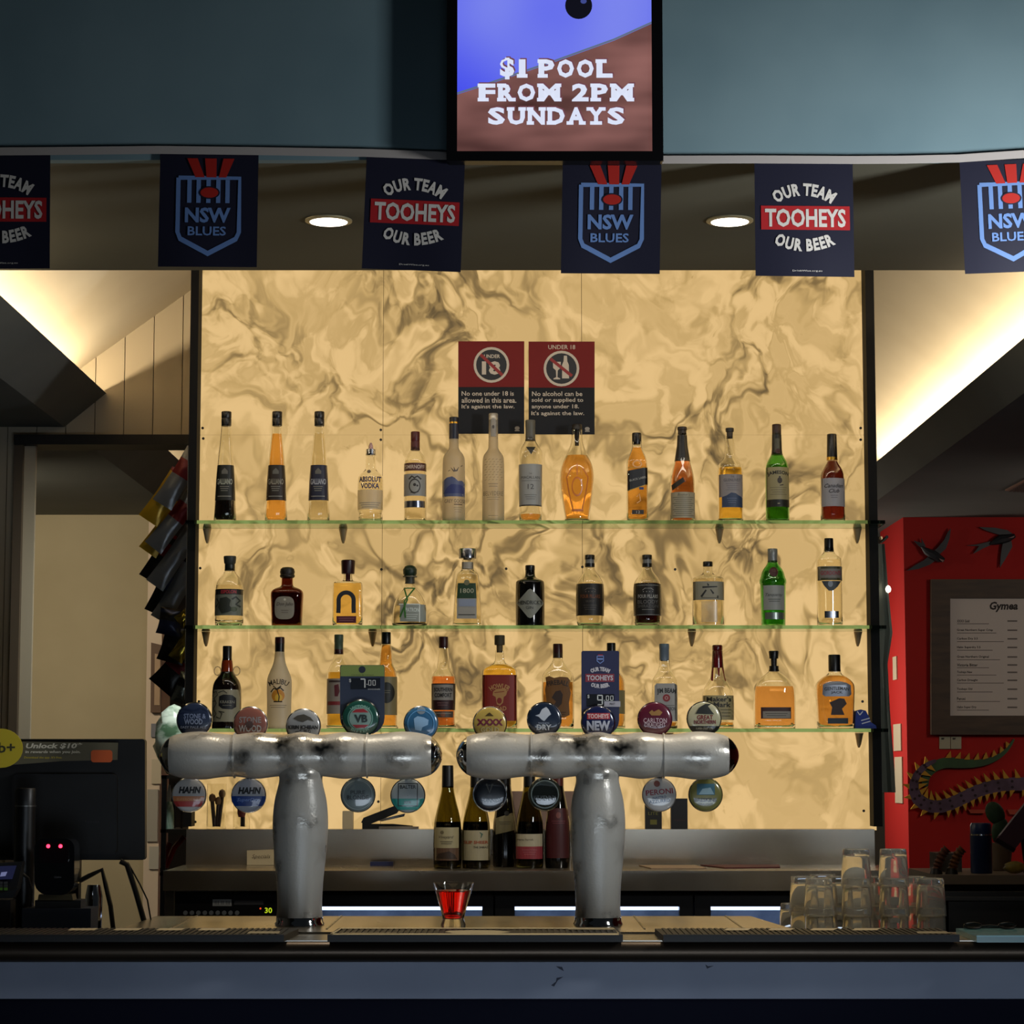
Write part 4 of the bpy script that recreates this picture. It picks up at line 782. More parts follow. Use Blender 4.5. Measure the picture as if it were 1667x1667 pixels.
tower(973.5, 'frosted T-shaped beer tower on the right, beside the glasses, with nine tap badges', [
    (797.5, 1178, 28, LENS('b59a4e'), SILV, 'gold round badge', [tx('XXXX', 797.5, 1176, 43, 11, '6d1f33', bold=.05), tx('GOLD', 797.5, 1188, 30, 8, 'c8b98a', bold=.02), ('emblem', poly2([(790, 1166), (797, 1160), (804, 1166)]), '4a3a1a')]),
    (886, 1171, 28.5, LENS('1b2638'), CR, 'navy badge with a white horse head', [tx('DRY', 885.5, 1184, 24, 9, 'c3c6cc', bold=.04), ('emblem', [poly2([(878, 1163), (882, 1155), (889, 1151), (893, 1155), (897, 1163), (893, 1166), (888, 1163), (885, 1168), (886, 1174), (882, 1172), (877, 1167), (871, 1165)])], 'b9bec6'), tx('TOOHEYS', 885, 1177.5, 18, 3, '97a0ae')]),
    (973.5, 1176.5, 28, LENS('1a2045'), CR, 'navy badge with a red band', [('band', rect2(955.5, 992.5, 1161, 1171), 'a02c34'), tx('TOOHEYS', 973.5, 1166, 34, 7.5, 'd0b9b6', bold=.03), tx('NEW', 974, 1181.5, 38, 16, 'b4b6c4', bold=.05)]),
    (1066, 1171, 28.5, LENS('561c2c'), mat('3d1624', .2, coat=1), 'maroon round badge', [tx('CARLTON', 1066, 1173, 38, 7.5, 'c0a5ab', bold=.01), tx('DRAUGHT', 1066, 1180, 34, 7, 'c0a5ab', bold=.01), ('emblem', [poly2([(1056, 1160), (1061, 1156), (1064, 1159), (1072, 1155), (1078, 1160), (1074, 1165), (1060, 1165)])], '8f6a3a')]),
    (1146, 1170, 28.5, LENS('a8a283'), mat('25251f', .2, coat=1), 'cream badge with a leaping fish', [tx('GREAT', 1147, 1168, 26, 7.5, '6d2222', bold=.03), tx('NORTHERN', 1147, 1175.5, 35, 6.5, '6d2222', bold=.03), ('band', poly2([(1120, 1182), (1172, 1182), (1168, 1189), (1158, 1196), (1134, 1196), (1124, 1189)]), '14150f'), tx('SUPER CRISP 3.5%', 1146, 1186, 28, 3, '9b9784'), ('emblem', [poly2([(1132, 1162), (1138, 1152), (1148, 1146), (1158, 1146), (1152, 1150), (1158, 1158), (1162, 1163), (1150, 1156), (1140, 1157)])], '2a2c28')]),
    (797.5, 1293, 28.5, LENS('11161d'), SILV, 'black round badge', [tx('GUINNESS', 799, 1303, 34, 7, '3a4654', bold=.01, arc=-60), ('emblem', line2([(792, 1276), (797, 1290), (802, 1276)], 3), '3a3a34')]),
    (887, 1293, 27.5, mat('4c5450', .08, 0, .75, coat=1.), mat('4a544e', .1, 0, .6, coat=1), 'clear green-grey glassy badge', [tx('KILKENNY', 887, 1299, 36, 8, '2c3430', bold=.01), ('ring', ell2(887, 1293, 23, r0=.92), '8d9a94')]),
    (1073, 1293.5, 28, LENS('b4b1ad'), mat('7f7a74', .3, coat=1), 'white badge with red lettering', [tx('PERONI', 1073, 1289, 44, 9, '8d2a33', bold=.02, rot=.1), tx('NASTRO', 1073, 1298, 22, 4, '2e4a6a', rot=.1), tx('AZZURRO', 1073, 1304, 34, 5.5, '2e4a6a', rot=.1, bold=.01), ('emblem', ell2(1069, 1276, 5), '7d4a42')]),
    (1148.5, 1293.5, 28, LENS('6d6a38'), mat('3a3a20', .2, coat=1), 'olive green round badge', [('picture', rect2(1134, 1163, 1276, 1294), '2f5a6a'), ('picture', poly2([(1137, 1293), (1143, 1284), (1149, 1289), (1156, 1282), (1162, 1293)]), '7d98a0'), tx('BRESKINS', 1148, 1302, 36, 6.5, '23230f', bold=.03), tx('DRAUGHT', 1148, 1309, 24, 4, '35341a')]),
])
# price signs clipped behind two of the taps
def rrect(x0, x1, y0, y1, r_, rb=None, n=5):
    o = []; rb = rb or r_
    for cx_, cy_, a0, R in ((x1 - r_, y0 + r_, -90, r_), (x1 - rb, y1 - rb, 0, rb), (x0 + rb, y1 - rb, 90, rb), (x0 + r_, y0 + r_, 180, r_)):
        for i in range(n + 1):
            a = math.radians(a0 + 90 * i / n); o.append((cx_ + R * math.cos(a), cy_ + R * math.sin(a)))
    return o
def plate(name, pts, Y, th, m, parent, **kw):
    return mk(name, prism3([P(x, y, Y) for x, y in pts], (0, th, 0)), m, parent, **kw)
YPS = YT + .105
def seg7(x, y, w_, h_, segs, t_):
    S = {'a': ((0, 0), (1, 0)), 'b': ((1, 0), (1, .5)), 'c': ((1, .5), (1, 1)), 'd': ((0, 1), (1, 1)), 'e': ((0, .5), (0, 1)), 'f': ((0, 0), (0, .5)), 'g': ((0, .5), (1, .5))}
    return [line2([(x + S[s][0][0] * w_, y + S[s][0][1] * h_), (x + S[s][1][0] * w_, y + S[s][1][1] * h_)], t_) for s in segs]
s1 = thing('price_sign', 'navy price sign with green top strip behind the green tap badge', 'price sign', P(590, 1196, YPS), 'electronic price signs')
plate('sign_board', rrect(553.5, 626, 1082.5, 1196, 3, 28), YPS, .006, mat('2a3347', .5), s1)
plate('top_strip', [(554.5, 1101), (554.5, 1085), (557, 1083), (622, 1083), (625.5, 1085), (625.5, 1101)], YPS - .0012, .001, mat('7a8a44', .5), s1)
decal('emblem', ell2(589.5, 1090, 5.6), plane_fn(YPS - .0016), mat('1d2430', .5), s1)
decal('lettering', text2('Carlton & United', 590, 1098.7, 36, 2.2, bold=0), plane_fn(YPS - .0016), mat('3a4420', .5), s1)
plate('display', [(571, 1104), (619, 1104), (619, 1122), (571, 1122)], YPS - .0012, .001, mat('171b22', .25), s1)
decal('price_digits', [text2('$', 570, 1108, 3.5, 6, bold=0)] + seg7(587, 1105.5, 7, 14, 'abc', 2) + seg7(600, 1107.5, 4, 8, 'abcdef', 1) + seg7(607, 1107.5, 4, 8, 'abcdef', 1) + [ell2(597.5, 1114, .8, n=8), text2('SCHOONER', 609, 1122, 20, 2, bold=0)], plane_fn(YPS - .0016), mat('c9c9c4', .5), s1)
mk('clip_stem', tube([P(590, 1194, YPS + .004), P(590, 1215, YPS + .004)], .006), M_black, s1)
s2 = thing('price_sign', 'tall navy price sign with red name band behind the right beer tower', 'price sign', P(977, 1196, YPS), 'electronic price signs')
plate('sign_board', rrect(946.5, 1008, 1059.5, 1196, 3, 24), YPS, .006, mat('1d2042', .5), s2)
plate('name_band', [(953, 1097), (1000, 1097), (1000, 1110), (953, 1110)], YPS - .0012, .001, mat('7d2834', .5), s2)
pf = plane_fn(YPS - .0017)
decal('lettering', [text2('OUR TEAM', 977, 1089, 32, 7, arc=32, bold=.06), text2('TOOHEYS', 976.5, 1103.5, 43, 8.5, bold=.03), text2('OUR BEER', 977, 1117, 30, 7, arc=-36, bold=.06)], pf, mat('b9b4b8', .5), s2)
decal('emblem', [line2([(972, 1068), (982.5, 1068), (982.5, 1076), (977, 1080), (972, 1076), (972, 1068)], 1.4), rect2(973, 981.5, 1071.5, 1074)], pf, mat('7088c0', .5), s2)
decal('emblem', [rect2(973.5, 981.5, 1065.5, 1067.2)], pf, mat('98303a', .5), s2)
plate('display', [(955, 1130), (1000, 1130), (1000, 1150), (955, 1150)], YPS - .0012, .001, mat('131419', .25), s2)
decal('price_digits', [text2('$', 958, 1134, 3.5, 6, bold=0)] + seg7(973, 1132, 7.5, 15, 'abcdfg', 1.8) + seg7(987, 1133, 4, 7, 'abcdef', 1) + seg7(994, 1133, 4, 7, 'abcdef', 1) + [ell2(984, 1140, .8, n=8)], pf, mat('c9c9c4', .5), s2)
plate('size_slip', [(983.5, 1141.5), (1010, 1141.5), (1010, 1150.5), (983.5, 1150.5)], YPS - .0025, .001, mat('a09ca4', .5), s2)
decal('lettering', text2('PINT', 997, 1146, 9, 3.5, bold=.01), plane_fn(YPS - .003), mat('3a383c', .5), s2)
mk('clip_stem', tube([P(976, 1194, YPS + .004), P(976, 1215, YPS + .004)], .006), M_black, s2)

# red drink in a small flared glass
k = K(738, 1480, 5.62); g0 = P(738, 1508, 5.62); zg = ZCT + .0045
def gz(py): return zg + (1508.5 - py) * k
gl = thing('shot_glass', 'small flared glass of bright red drink on the bar', 'drink', (g0.x, 5.62, zg))
mk('glass', lathe([(20 * k, gz(1508.5)), (20.5 * k, gz(1502)), (17 * k, gz(1494)), (21 * k, gz(1478)), (33.5 * k, gz(1435)), (32.3 * k, gz(1435)), (19.8 * k, gz(1478)), (15.5 * k, gz(1493)), (.0005, gz(1494))], (g0.x, 5.62, 0), 'z', 40), CLEAR, gl, 50)
mk('drink', lathe([(.0005, gz(1493)), (15 * k, gz(1492)), (19.3 * k, gz(1478)), (28.2 * k, gz(1447)), (.0005, gz(1447))], (g0.x, 5.62, 0), 'z', 40, cap=False), LQ('f01c10'), gl, 50)

# ================================================================== STACKED TUMBLERS
TUM = None
def tumbler(x, y, z, label):
    global TUM
    H, R0, R1 = .092, .0325, .0385
    if TUM is None:
        prof = [(R1, 0), (R1 - .0006, .006), (R0 + .001, H - .012), (R0, H - .002), (R0 - .002, H), (R0 - .006, H - .003), (.001, H - .004)]
        ins = [(R1 - .0022, 0), (R0 - .0015, H - .022), (R0 - .006, H - .016), (.001, H - .016)]
        o = mk('tumbler_body', lathe(prof[::-1] + ins, (0, 0, 0), 'z', 28, cap=False), mat('f4f1e6', .04, 0, .88, 1.22), None, 40, loc=(0, 0, 0)); TUM = o.data
        COL.objects.unlink(o); bpy.data.objects.remove(o)
    t = thing('upturned_tumbler', label, 'glass', (x, y, z), 'upturned tumblers stacked by the bar')
    o = bpy.data.objects.new('tumbler_body', TUM); COL.objects.link(o); o.parent = t; LOC[o] = LOC[t]
    return t
ordn = ['first', 'second', 'third', 'fourth', 'fifth']
step = .072
for ri, (yy, cols) in enumerate(((6.0, [(1333, 2), (1394, 3), (1455, 3), (1515, 2)]), (6.10, [(1309, 2), (1365, 2), (1425, 2), (1487, 2)]), (6.2, [(1291, 1), (1340, 2), (1400, 2)]))):
    for ci, (px, n) in enumerate(cols):
        top_py = 1380 if ri == 0 else 1418
        for lv in range(n):
            x = P(px, 1450, yy).x
            nm = ('topmost' if lv == n - 1 else ('bottom' if lv == 0 else 'middle')) + ' glass'
            z = ZBN + .0003 + lv * step
            row = ('front row', 'second row', 'back row')[ri]
            tumbler(x, yy, z + .0005 * (lv > 0), f'upturned tumbler, {nm} of the {ordn[ci]} stack from left in the {row}')

# ================================================================== BACK COUNTER, FRIDGES
YSP = 7.30; zbc = P(800, 1408, YSP).z; YBF = YZ(1418, zbc)
xl, xr = P(303, 1380, YSP).x, P(1424, 1380, YSP).x
bc = thing('back_counter', 'stainless steel back counter with tall splashback under the shelves', 'counter', (0, YBF, 0))
zsp = P(800, 1350, YSP).z
mk('splashback', box(xl, xr, YSP, YP + .10, zbc - .04, zsp), M_steel, bc)
mk('worktop', box(P(266, 1420, YBF).x, xr + .02, YBF, YSP, zbc - .03, zbc), M_steel, bc)
zfb = P(800, 1450, YBF).z
mk('front_rail', box(P(266, 1420, YBF).x, xr + .02, YBF - .004, YBF + .02, zfb, zbc + .001), M_steel, bc)
for xx in (P(270, 1420, YBF).x + .01, xr - .01): mk('leg', box(xx - .012, xx + .012, YBF + .01, YBF + .034, 0, zfb), M_steel2, bc)
fr = thing('back_bar_fridge', 'black three-door glass fridge with lit windows under the back counter', 'fridge', (P(900, 1450, YBF).x, YBF + .3, 0))
fx0, fx1 = P(470, 1470, YBF).x, P(1425, 1470, YBF).x
yfd = YBF + .03
mk('cabinet', [box(fx0, fx1, yfd + .02, YSP, zfb - .035, zfb - .003), box(fx0, fx1, YSP - .02, YSP, .02, zfb - .035), box(fx0, fx1, yfd + .05, YSP, .02, .1), box(fx0, fx0 + .02, yfd + .05, YSP, .02, zfb), box(fx1 - .02, fx1, yfd + .05, YSP, .02, zfb)], M_black, fr)
zg0 = P(800, 1476, yfd).z
edges = [(505, 803, 522, 785), (806, 1128, 838, 1106), (1131, 1422, 1157, 1398)]
for (a, b_, c, d) in edges:
    xa, xb, xc, xd = (P(v_, 1470, yfd).x for v_ in (a, b_, c, d))
    dd = mk('door', [box(xa, xc, yfd, yfd + .04, .05, zfb - .01), box(xd, xb, yfd, yfd + .04, .05, zfb - .01), box(xc, xd, yfd, yfd + .04, zg0, zfb - .01), box(xc, xd, yfd, yfd + .04, .05, .12)], mat('0e0e10', .35), fr)
    mk('glass_pane', box(xc, xd, yfd + .015, yfd + .02, .12, zg0), mat('e4eef4', .02, 0, 1.0, 1.1), dd)
    mk('interior_light', box(xc, xd, yfd + .045, yfd + .06, zg0 - .012, zg0 - .002), mat('cfdcff', .5, emit=3.), fr)
    mk('liner', box(xc - .02, xd + .02, yfd + .12, yfd + .13, .1, zg0 + .02), nmat('frosty_liner', '7f8ea6', 'a9b6cc', 16, 4, .5), fr)
gw = thing('glass_washer', 'black glass washer front with buttons and a small yellow-green display', 'appliance', (P(370, 1475, YBF).x, YBF + .2, 0))
wx0, wx1 = P(283, 1470, YBF).x, P(462, 1470, YBF).x
mk('housing', box(wx0, wx1, YBF + .02, YSP - .02, .03, zfb - .003), mat('0c0c0e', .3), gw)
fw = plane_fn(YBF + .0185)
decal('sticker', rect2(346, 377, 1464, 1475), fw, mat('7b7c7c', .6), gw); decal('lettering', text2('||| || |||', 362, 1469.5, 24, 6, bold=.0), plane_fn(YBF + .018), mat('1c1c1c', .6), gw)
decal('label_strip', rect2(381, 429, 1466, 1473), fw, mat('2b2b2e', .5), gw)
for i in range(9):
    q = P(302 + i * 10.5, 1486, YBF + .02); mk('button', lathe([(.0065, -.004), (.0065, 0)], (q.x, YBF + .02, q.z), 'y', 10), mat('8b8f92', .3, .6), gw)
decal('display', [text2('30', 437, 1482, 12, 9, bold=.02)], fw, mat('b6cc1e', .5, emit=1.), gw)
decal('indicator', ell2(424, 1479, 1.6, n=8), fw, mat('e04a20', .5, emit=1.), gw)

# wine bottles on the back counter
M_wine = G('8f8848'); M_wine2 = mat('0d0b08', .1, coat=.4)
def wine(cx, Y, label, lab, glass=M_wine, base=1410, capc='0b0b0b', top=1244, hw=23, liq=LQ('1a0f04')):
    d = base - 1410
    return Bottle(label, cx, [(1410 + d, hw - 1), (1405 + d, hw), (1345 + d, hw), (1325 + d, hw - 3), (1300 + d, 13.5), (1282 + d, 9.6), (1250 + d, 8.6)], glass, liq=liq if glass is M_wine else None, lev=1335 + d, zt=zbc, Y=Y,
                  cap=[(1280 + d, 9.8), (1246 + d, 9.2), (1244 + d, 8.6)], capm=mat(capc, .4), name='wine_bottle', grp='wine bottles on the back counter', inner=glass is M_wine)
b = wine(728.5, 7.06, 'wine bottle with cream label and picture strip, leftmost on the back counter', 0)
b.L(707, 747, 1344, 1397, 'a39874').T('Vineyard', 727, 1360, 24, 6, '4a4234', shear=.4, bold=0).D('emblem', ell2(720, 1352, 3), '6b5f46').D('picture', [rect2(707, 747, 1377, 1397)], '5b4230').D('picture', [poly2([(710, 1394), (714, 1386), (724, 1388), (732, 1382), (741, 1388), (745, 1395)])], '2f2219').TT(727, 1366, 20, 2, '6f6650')
b = wine(775, 7.07, 'wine bottle with plain cream label and orange-red lettering', 0, base=1411)
b.L(752.5, 797.5, 1350, 1398, 'a09678').T('SLIP SHEER', 775, 1369, 40, 5, '93421f', bold=.03).T('THE SHIRAZ', 783, 1377, 24, 3.5, '3a352a', bold=.01).D('emblem', line2([(781, 1353), (785, 1356), (783, 1362)], [1, 3, 1]), '3d5a46')
b = wine(822, 7.17, 'black wine bottle with slanted tan label, behind the others', 0, M_wine2, base=1407, hw=20)
b.LP([(803, 1356), (803, 1330), (841, 1318), (841, 1347)], '7e7556').TT(822, 1334, 20, 2, '5a5340').D('seal', ell2(825, 1321, 4), '23221e')
b = wine(862, 7.08, 'wine bottle with a label half cream, half dark pink', 0, base=1411)
b.L(840, 883, 1356, 1376, 'b0a68c').T('Hartz Parrish', 855, 1365, 26, 3, '3a352c', bold=0).L(840, 883, 1376, 1396, '8d343c').TT(862, 1381, 24, 3, 'a0585c')
b = wine(908, 7.09, 'dark wine bottle with tall maroon label and red capsule', 0, M_wine2, base=1410, capc='4f1a12', hw=21)
b.L(889, 927, 1314, 1394, '3d0f14').D('emblem', ell2(909, 1325, 4, 5), '6a3a36').TT(909, 1334, 22, 2, '6a3038')
mk('carton', box(P(829, 1300, 7.36).x, P(940, 1300, 7.36).x, 7.33, 7.37, zsp + .0003, P(840, 1288, 7.36).z), mat('8f7466', .8), label='brown carton standing on the ledge behind the wine bottles', cat='carton')

# things on the ledge on top of the splashback
YL = 7.34; zl = zsp + .0004
def lz(py, Y=YL): return zl + (P(800, 1347, Y).z - P(800, 1347, Y).z) + (1347 - py) * K(800, 1347, Y)
def lx(px, Y=YL): return P(px, 1347, Y).x
for nm, cxx, hw, top, lab in (('a', 352, 16, 1274, 'clear straight glass holding bar tools with wooden knobs on the ledge'), ('b', 393, 14, 1276, 'clear glass holding small red and black bar tools on the ledge')):
    kk = K(cxx, 1320, YL)
    t = thing('tool_glass', lab, 'glass', (lx(cxx), YL, zl), 'glasses of bar tools on the ledge')
    mk('glass_wall', lathe([(hw * kk, 0), (hw * kk, (1347 - top) * kk), ((hw - .8) * kk, (1347 - top) * kk), ((hw - 1.2) * kk, .006), (.0005, .006)], (lx(cxx), YL, zl), 'z', 28, cap=False), CLEAR, t, 40)
    if nm == 'a':
        for i, (ox, ht, c) in enumerate(((-7, 1295, '6d4a2a'), (3, 1300, '7d5a34'), (9, 1288, '4a2f1c'))):
            o_ = thing('bar_tool', ('short', 'leaning', 'tall')[i] + ' dark bar tool with round wooden knob in the straight glass', 'bar tool', (lx(cxx + ox * .5), YL, zl + .007), 'wooden-knobbed bar tools')
            mk('shaft', tube([(lx(cxx + ox * .4), YL, zl + .007), (lx(cxx + ox), YL, lz(ht + 8))], .006), mat('2a1612', .5), o_, True)
            mk('knob', lathe([(.001, lz(ht + 10)), (.009, lz(ht + 7)), (.011, lz(ht + 2)), (.008, lz(ht - 3)), (.001, lz(ht - 5))], (lx(cxx + ox), YL, 0), 'z', 16), mat(c, .5), o_, True)
    else:
        o_ = thing('pourer', 'small red and black pourer standing in the second glass on the ledge', 'pourer', (lx(cxx), YL, zl + .007))
        mk('spout', tube([(lx(cxx + 2), YL, zl + .007), (lx(cxx + 2), YL, lz(1328))], .007), mat('16161a', .4), o_, True)
        mk('stopper', lathe([(.01, lz(1328)), (.013, lz(1322)), (.013, lz(1312)), (.006, lz(1310))], (lx(cxx), YL, 0), 'z', 16), mat('5d1418', .4), o_, True)
mk('cream_box', bbox(lx(558), lx(575), YL - .02, YL + .02, zl, lz(1318), .002), mat('c0ad8a', .7), label='small cream box standing on the ledge left of the stapler', cat='box')
st = thing('stapler', 'open black stapler lying on the ledge above the splashback', 'stapler', (lx(630), YL, zl))
mk('base_arm', prism([(lx(590), zl), (lx(672), zl), (lx(672), lz(1342)), (lx(640), lz(1339)), (lx(604), lz(1339)), (lx(590), lz(1336))], YL - .012, YL + .012), mat('0c0c0d', .4), st)
mk('top_arm', prism([(lx(588), lz(1337)), (lx(592), lz(1329)), (lx(644), lz(1309)), (lx(652), lz(1314)), (lx(646), lz(1322)), (lx(604), lz(1339))], YL - .013, YL + .013), mat('0c0c0d', .4), st)
mk('magazine', prism([(lx(612), lz(1333)), (lx(660), lz(1322)), (lx(658), lz(1327)), (lx(622), lz(1335))], YL - .008, YL + .008), M_chrome, st)
mk('receipt_pad', box(lx(618), lx(682), YL - .038, YL - .014, zl, lz(1343)), mat('8f857c', .8), label='grey folded receipts lying in front of the stapler', cat='paper')
for (a, b_, c, col, lab) in ((1050, 1077, 1308, '17160f', 'black box with green print on the ledge under the right tower'), (1092, 1119, 1298, '100f11', 'plain black box on the ledge, right of the green-printed one')):
    t = thing('small_box', lab, 'box', (lx((a + b_) / 2), YL, zl), 'small black boxes on the ledge')
    mk('box_body', box(lx(a), lx(b_), YL - .015, YL + .015, zl, lz(c)), mat(col, .5), t)
    fq = lambda x, y: (lx(x), YL - .0155, lz(y))
    if a == 1050: decal('print', [rect2(1058, 1069, 1332, 1340), text2('LITE', 1063, 1322, 16, 5, bold=.01)], fq, mat('6d6a2a', .6), t)
    else: decal('print', [text2('Taylors', 1106, 1333, 18, 3, bold=0)], fq, mat('4f2226', .6), t)
nt_ = thing('paper_note', 'cream handwritten paper note leaning on the splashback behind left tower', 'note', (P(424, 1406, YSP - .03).x, YSP - .03, zbc))
mk('sheet', prism3([(P(402, 1406, YSP - .04).x, YSP - .04, zbc + .0005), (P(446, 1406, YSP - .04).x, YSP - .04, zbc + .0005), (P(446, 1382, YSP - .005).x, YSP - .005, zbc + .046), (P(402, 1384, YSP - .005).x, YSP - .005, zbc + .043)], (0, -.001, .0005)), mat('a89878', .8), nt_)
decal('lettering', text2('Specials', 425, 1395, 30, 8, bold=0, shear=.3), plane_fn(YSP - .028), mat('4d4434', .8), nt_)
mk('blue_pouch', box(P(603, 1406, YSP - .05).x, P(640, 1406, YSP - .05).x, YSP - .07, YSP - .03, zbc + .0005, zbc + .012), mat('20264a', .6), label='flat dark blue pouch lying on the back counter', cat='pouch')
def leaf(name, pts, Y0, m, lab, cat):
    pp = [P(x, y, YZ(y, zbc)) for x, y in pts]
    return mk(name, prism3([(p.x, p.y, zbc + .0006) for p in pp], (0, 0, .003)), m, label=lab, cat=cat)
leaf('menu_leaflet', [(1140, 1409.5), (1180, 1414), (1270, 1413), (1268, 1409)], 0, mat('5a1c1e', .5), 'dark red leaflet lying on the right of the back counter', 'leaflet')
leaf('menu_leaflet', [(1040, 1410), (1060, 1415), (1150, 1415), (1132, 1410)], 0, mat('a38a70', .6), 'tan leaflet lying beside the dark red one on the back counter', 'leaflet')

# ================================================================== WARNING SIGNS ON THE MARBLE
YSG = YP - .006
def warn(x0, x1, y0, ym, y1, lab):
    t = thing('warning_sign', lab, 'sign', P((x0 + x1) / 2, y1, YSG), 'under-age warning signs')
    plate('sign_board', [(x0, y0), (x1, y0), (x1, y1), (x0, y1)], YSG, .005, mat('101217', .8), t)
    plate('red_field', [(x0, y0), (x1, y0), (x1, ym), (x0, ym)], YSG - .001, .0008, mat('701513', .8), t)
    return t
wc = mat('c2b5a2', .5); f1 = plane_fn(YSG - .0016); f2 = plane_fn(YSG - .0022); f3 = plane_fn(YSG - .0028)
w1 = warn(746, 853.5, 555.5, 630, 706, 'left warning sign with the crossed-out number in a circle')
decal('disc', ell2(800, 594, 26), f1, mat('15171c', .5), w1); decal('ring', ell2(800, 594, 29, r0=.86), f2, wc, w1)
decal('lettering', [text2('UNDER', 801, 580, 26, 6, bold=.02), text2('18', 799.5, 599, 30, 22, bold=.05)], f2, wc, w1)
decal('slash', line2([(782, 577), (818, 611)], 5), f3, mat('8a1c1a', .5), w1)
decal('lettering', [text2('No one under 18 is', 794, 640.5, 85, 7.5, bold=.015), text2('allowed in this area.', 796, 651.5, 89, 8.5, bold=.015), text2("It's against the law.", 794.5, 662.5, 86, 8.5, bold=.015)], f1, wc, w1)
decal('emblem', [ell2(842, 697, 4, 3), rect2(838, 846, 700, 702)], f1, mat('8f877a', .5), w1)
w2 = warn(860.5, 968, 556, 631, 707, 'right warning sign with a crossed-out glass and bottle in a circle')
decal('disc', ell2(914, 600, 26), f1, mat('15171c', .5), w2); decal('ring', ell2(914, 600, 29, r0=.86), f2, wc, w2)
decal('lettering', text2('UNDER 18', 914.5, 565, 44, 7, bold=.01), f1, wc, w2)
decal('pictogram', [poly2([(900, 589), (913, 589), (912.5, 599), (908, 603), (907.5, 614), (912, 616), (912, 617.5), (901, 617.5), (901, 616), (905.5, 614), (905, 603), (900.5, 599)]), poly2([(918, 579), (923, 579), (923.5, 588), (926, 594), (926.5, 616), (915, 616), (915, 594), (917.5, 588)])], f2, wc, w2)
decal('slash', line2([(896, 584), (931, 612)], 5), f3, mat('8a1c1a', .5), w2)
decal('lettering', [text2('No alcohol can be', 907, 641, 82, 7.5, bold=.015), text2('sold or supplied to', 907.5, 652, 84, 8.5, bold=.015), text2('anyone under 18.', 904, 662.5, 77, 8.5, bold=.015), text2("It's against the law.", 908, 673.5, 86, 8.5, bold=.015)], f1, wc, w2)
decal('emblem', [ell2(956, 698, 4, 3), rect2(952, 960, 701, 703)], f1, mat('8f877a', .5), w2)

# ================================================================== DOWNLIGHTS
YDL = YZ(358, ZS)
for px, lab in ((535, 'left round recessed downlight in the soffit'), (1188, 'right round recessed downlight in the soffit')):
    c = P(px, 357, YDL)
    t = thing('downlight', lab, 'downlight', (c.x, YDL, ZS - .006), 'soffit downlights')
    mk('trim_ring', lathe([(.046, -.0005), (.058, -.0005), (.058, -.004), (.047, -.006), (.045, -.004)], (c.x, YDL, ZS), 'z', 36, cap=False), mat('a49a7c', .4, .3), t, True)
    mk('lens', lathe([(.0475, -.0035), (.046, -.0065), (.001, -.0075)], (c.x, YDL, ZS), 'z', 32), mat('fff3dc', .5, emit=7.), t)
    l = bpy.data.lights.new('downlight_beam', 'SPOT'); l.energy = 42; l.spot_size = math.radians(128); l.spot_blend = .8; l.color = (1, .87, .68); l.shadow_soft_size = .045
    o = bpy.data.objects.new('downlight_beam', l); COL.objects.link(o); o.location = (c.x, YDL, ZS - .012)

# ================================================================== TELEVISION
YTV = YF - .048
tv = thing('television', 'wall-mounted portrait television showing a pool promotion', 'television', P(903, 262, YTV))
q0, q1 = P(727, 262, YTV), P(1080, 262, YTV); zt_ = q0.z + (q1.x - q0.x) * 1.72
mk('casing', bbox(q0.x, q1.x, YTV + .006, YTV + .036, q0.z, zt_, .006), mat('08080a', .35), tv)
s0, s1_ = P(744, 246, YTV), P(1062, 246, YTV); zt2 = zt_ - .018
mk('bezel', [box(q0.x, s0.x, YTV, YTV + .006, q0.z, zt_), box(s1_.x, q1.x, YTV, YTV + .006, q0.z, zt_), box(s0.x, s1_.x, YTV, YTV + .006, q0.z, s0.z), box(s0.x, s1_.x, YTV, YTV + .006, zt2, zt_)], mat('09090b', .3), tv)
mk('wall_mount', box(q0.x + .12, q1.x - .12, YTV + .036, YF, q0.z + .12, zt_ - .2), M_black, tv)
scr = mk('screen', box(s0.x, s1_.x, YTV + .004, YTV + .0058, s0.z, zt2), nmat('screen_blue', '3a44f0', '8f9af2', 2.2, 1, .3, stretch=(1.2, 1, 1), lo=.3, hi=.7, emit=.95), tv)
f1 = plane_fn(YTV + .0036)
decal('picture', [poly2([(744, 154), (800, 136), (900, 102), (1000, 66), (1062, 38), (1062, 246), (744, 246)])], f1, nmat('screen_wood', '4a2c2a', 'a4706a', 7, 2, .3, stretch=(.5, 1, 1.6), lo=.3, hi=.7, emit=.8), scr)
decal('picture', [line2([(744, 152), (800, 134), (900, 100), (1000, 64), (1062, 36)], 3)], plane_fn(YTV + .0033), mat('6a7a92', .4, emit=.8), scr)
decal('ball', ell2(942, 9, 22), plane_fn(YTV + .0033), mat('0a0a1c', .4, emit=.6), scr)
decal('ball_glint', ell2(950, 2, 5, 4), plane_fn(YTV + .003), mat('44509a', .4, emit=.8), scr)
SER = {'1': [(.5, 0, .8), ], 'P': [(.22, 0, .62), (.2, 1, .5)], 'L': [(.28, 1, .62), (.3, 0, .5), (.95, 0, .12)], 'F': [(.24, 0, .62), (.22, 1, .5)], 'R': [(.2, 0, .5), (.2, 1, .5), (.9, 0, .3)], 'M': [(.08, 0, .28), (.06, 1, .2), (.92, 0, .28), (.94, 1, .2)], 'U': [(.14, 1, .42), (.86, 1, .42)], 'N': [(.12, 0, .42), (.12, 1, .36), (.88, 1, .42)], 'D': [(.2, 0, .5), (.2, 1, .5)], 'A': [(.1, 0, .42), (.9, 0, .42)], 'Y': [(.1, 1, .42), (.9, 1, .42), (.5, 0, .6)]}
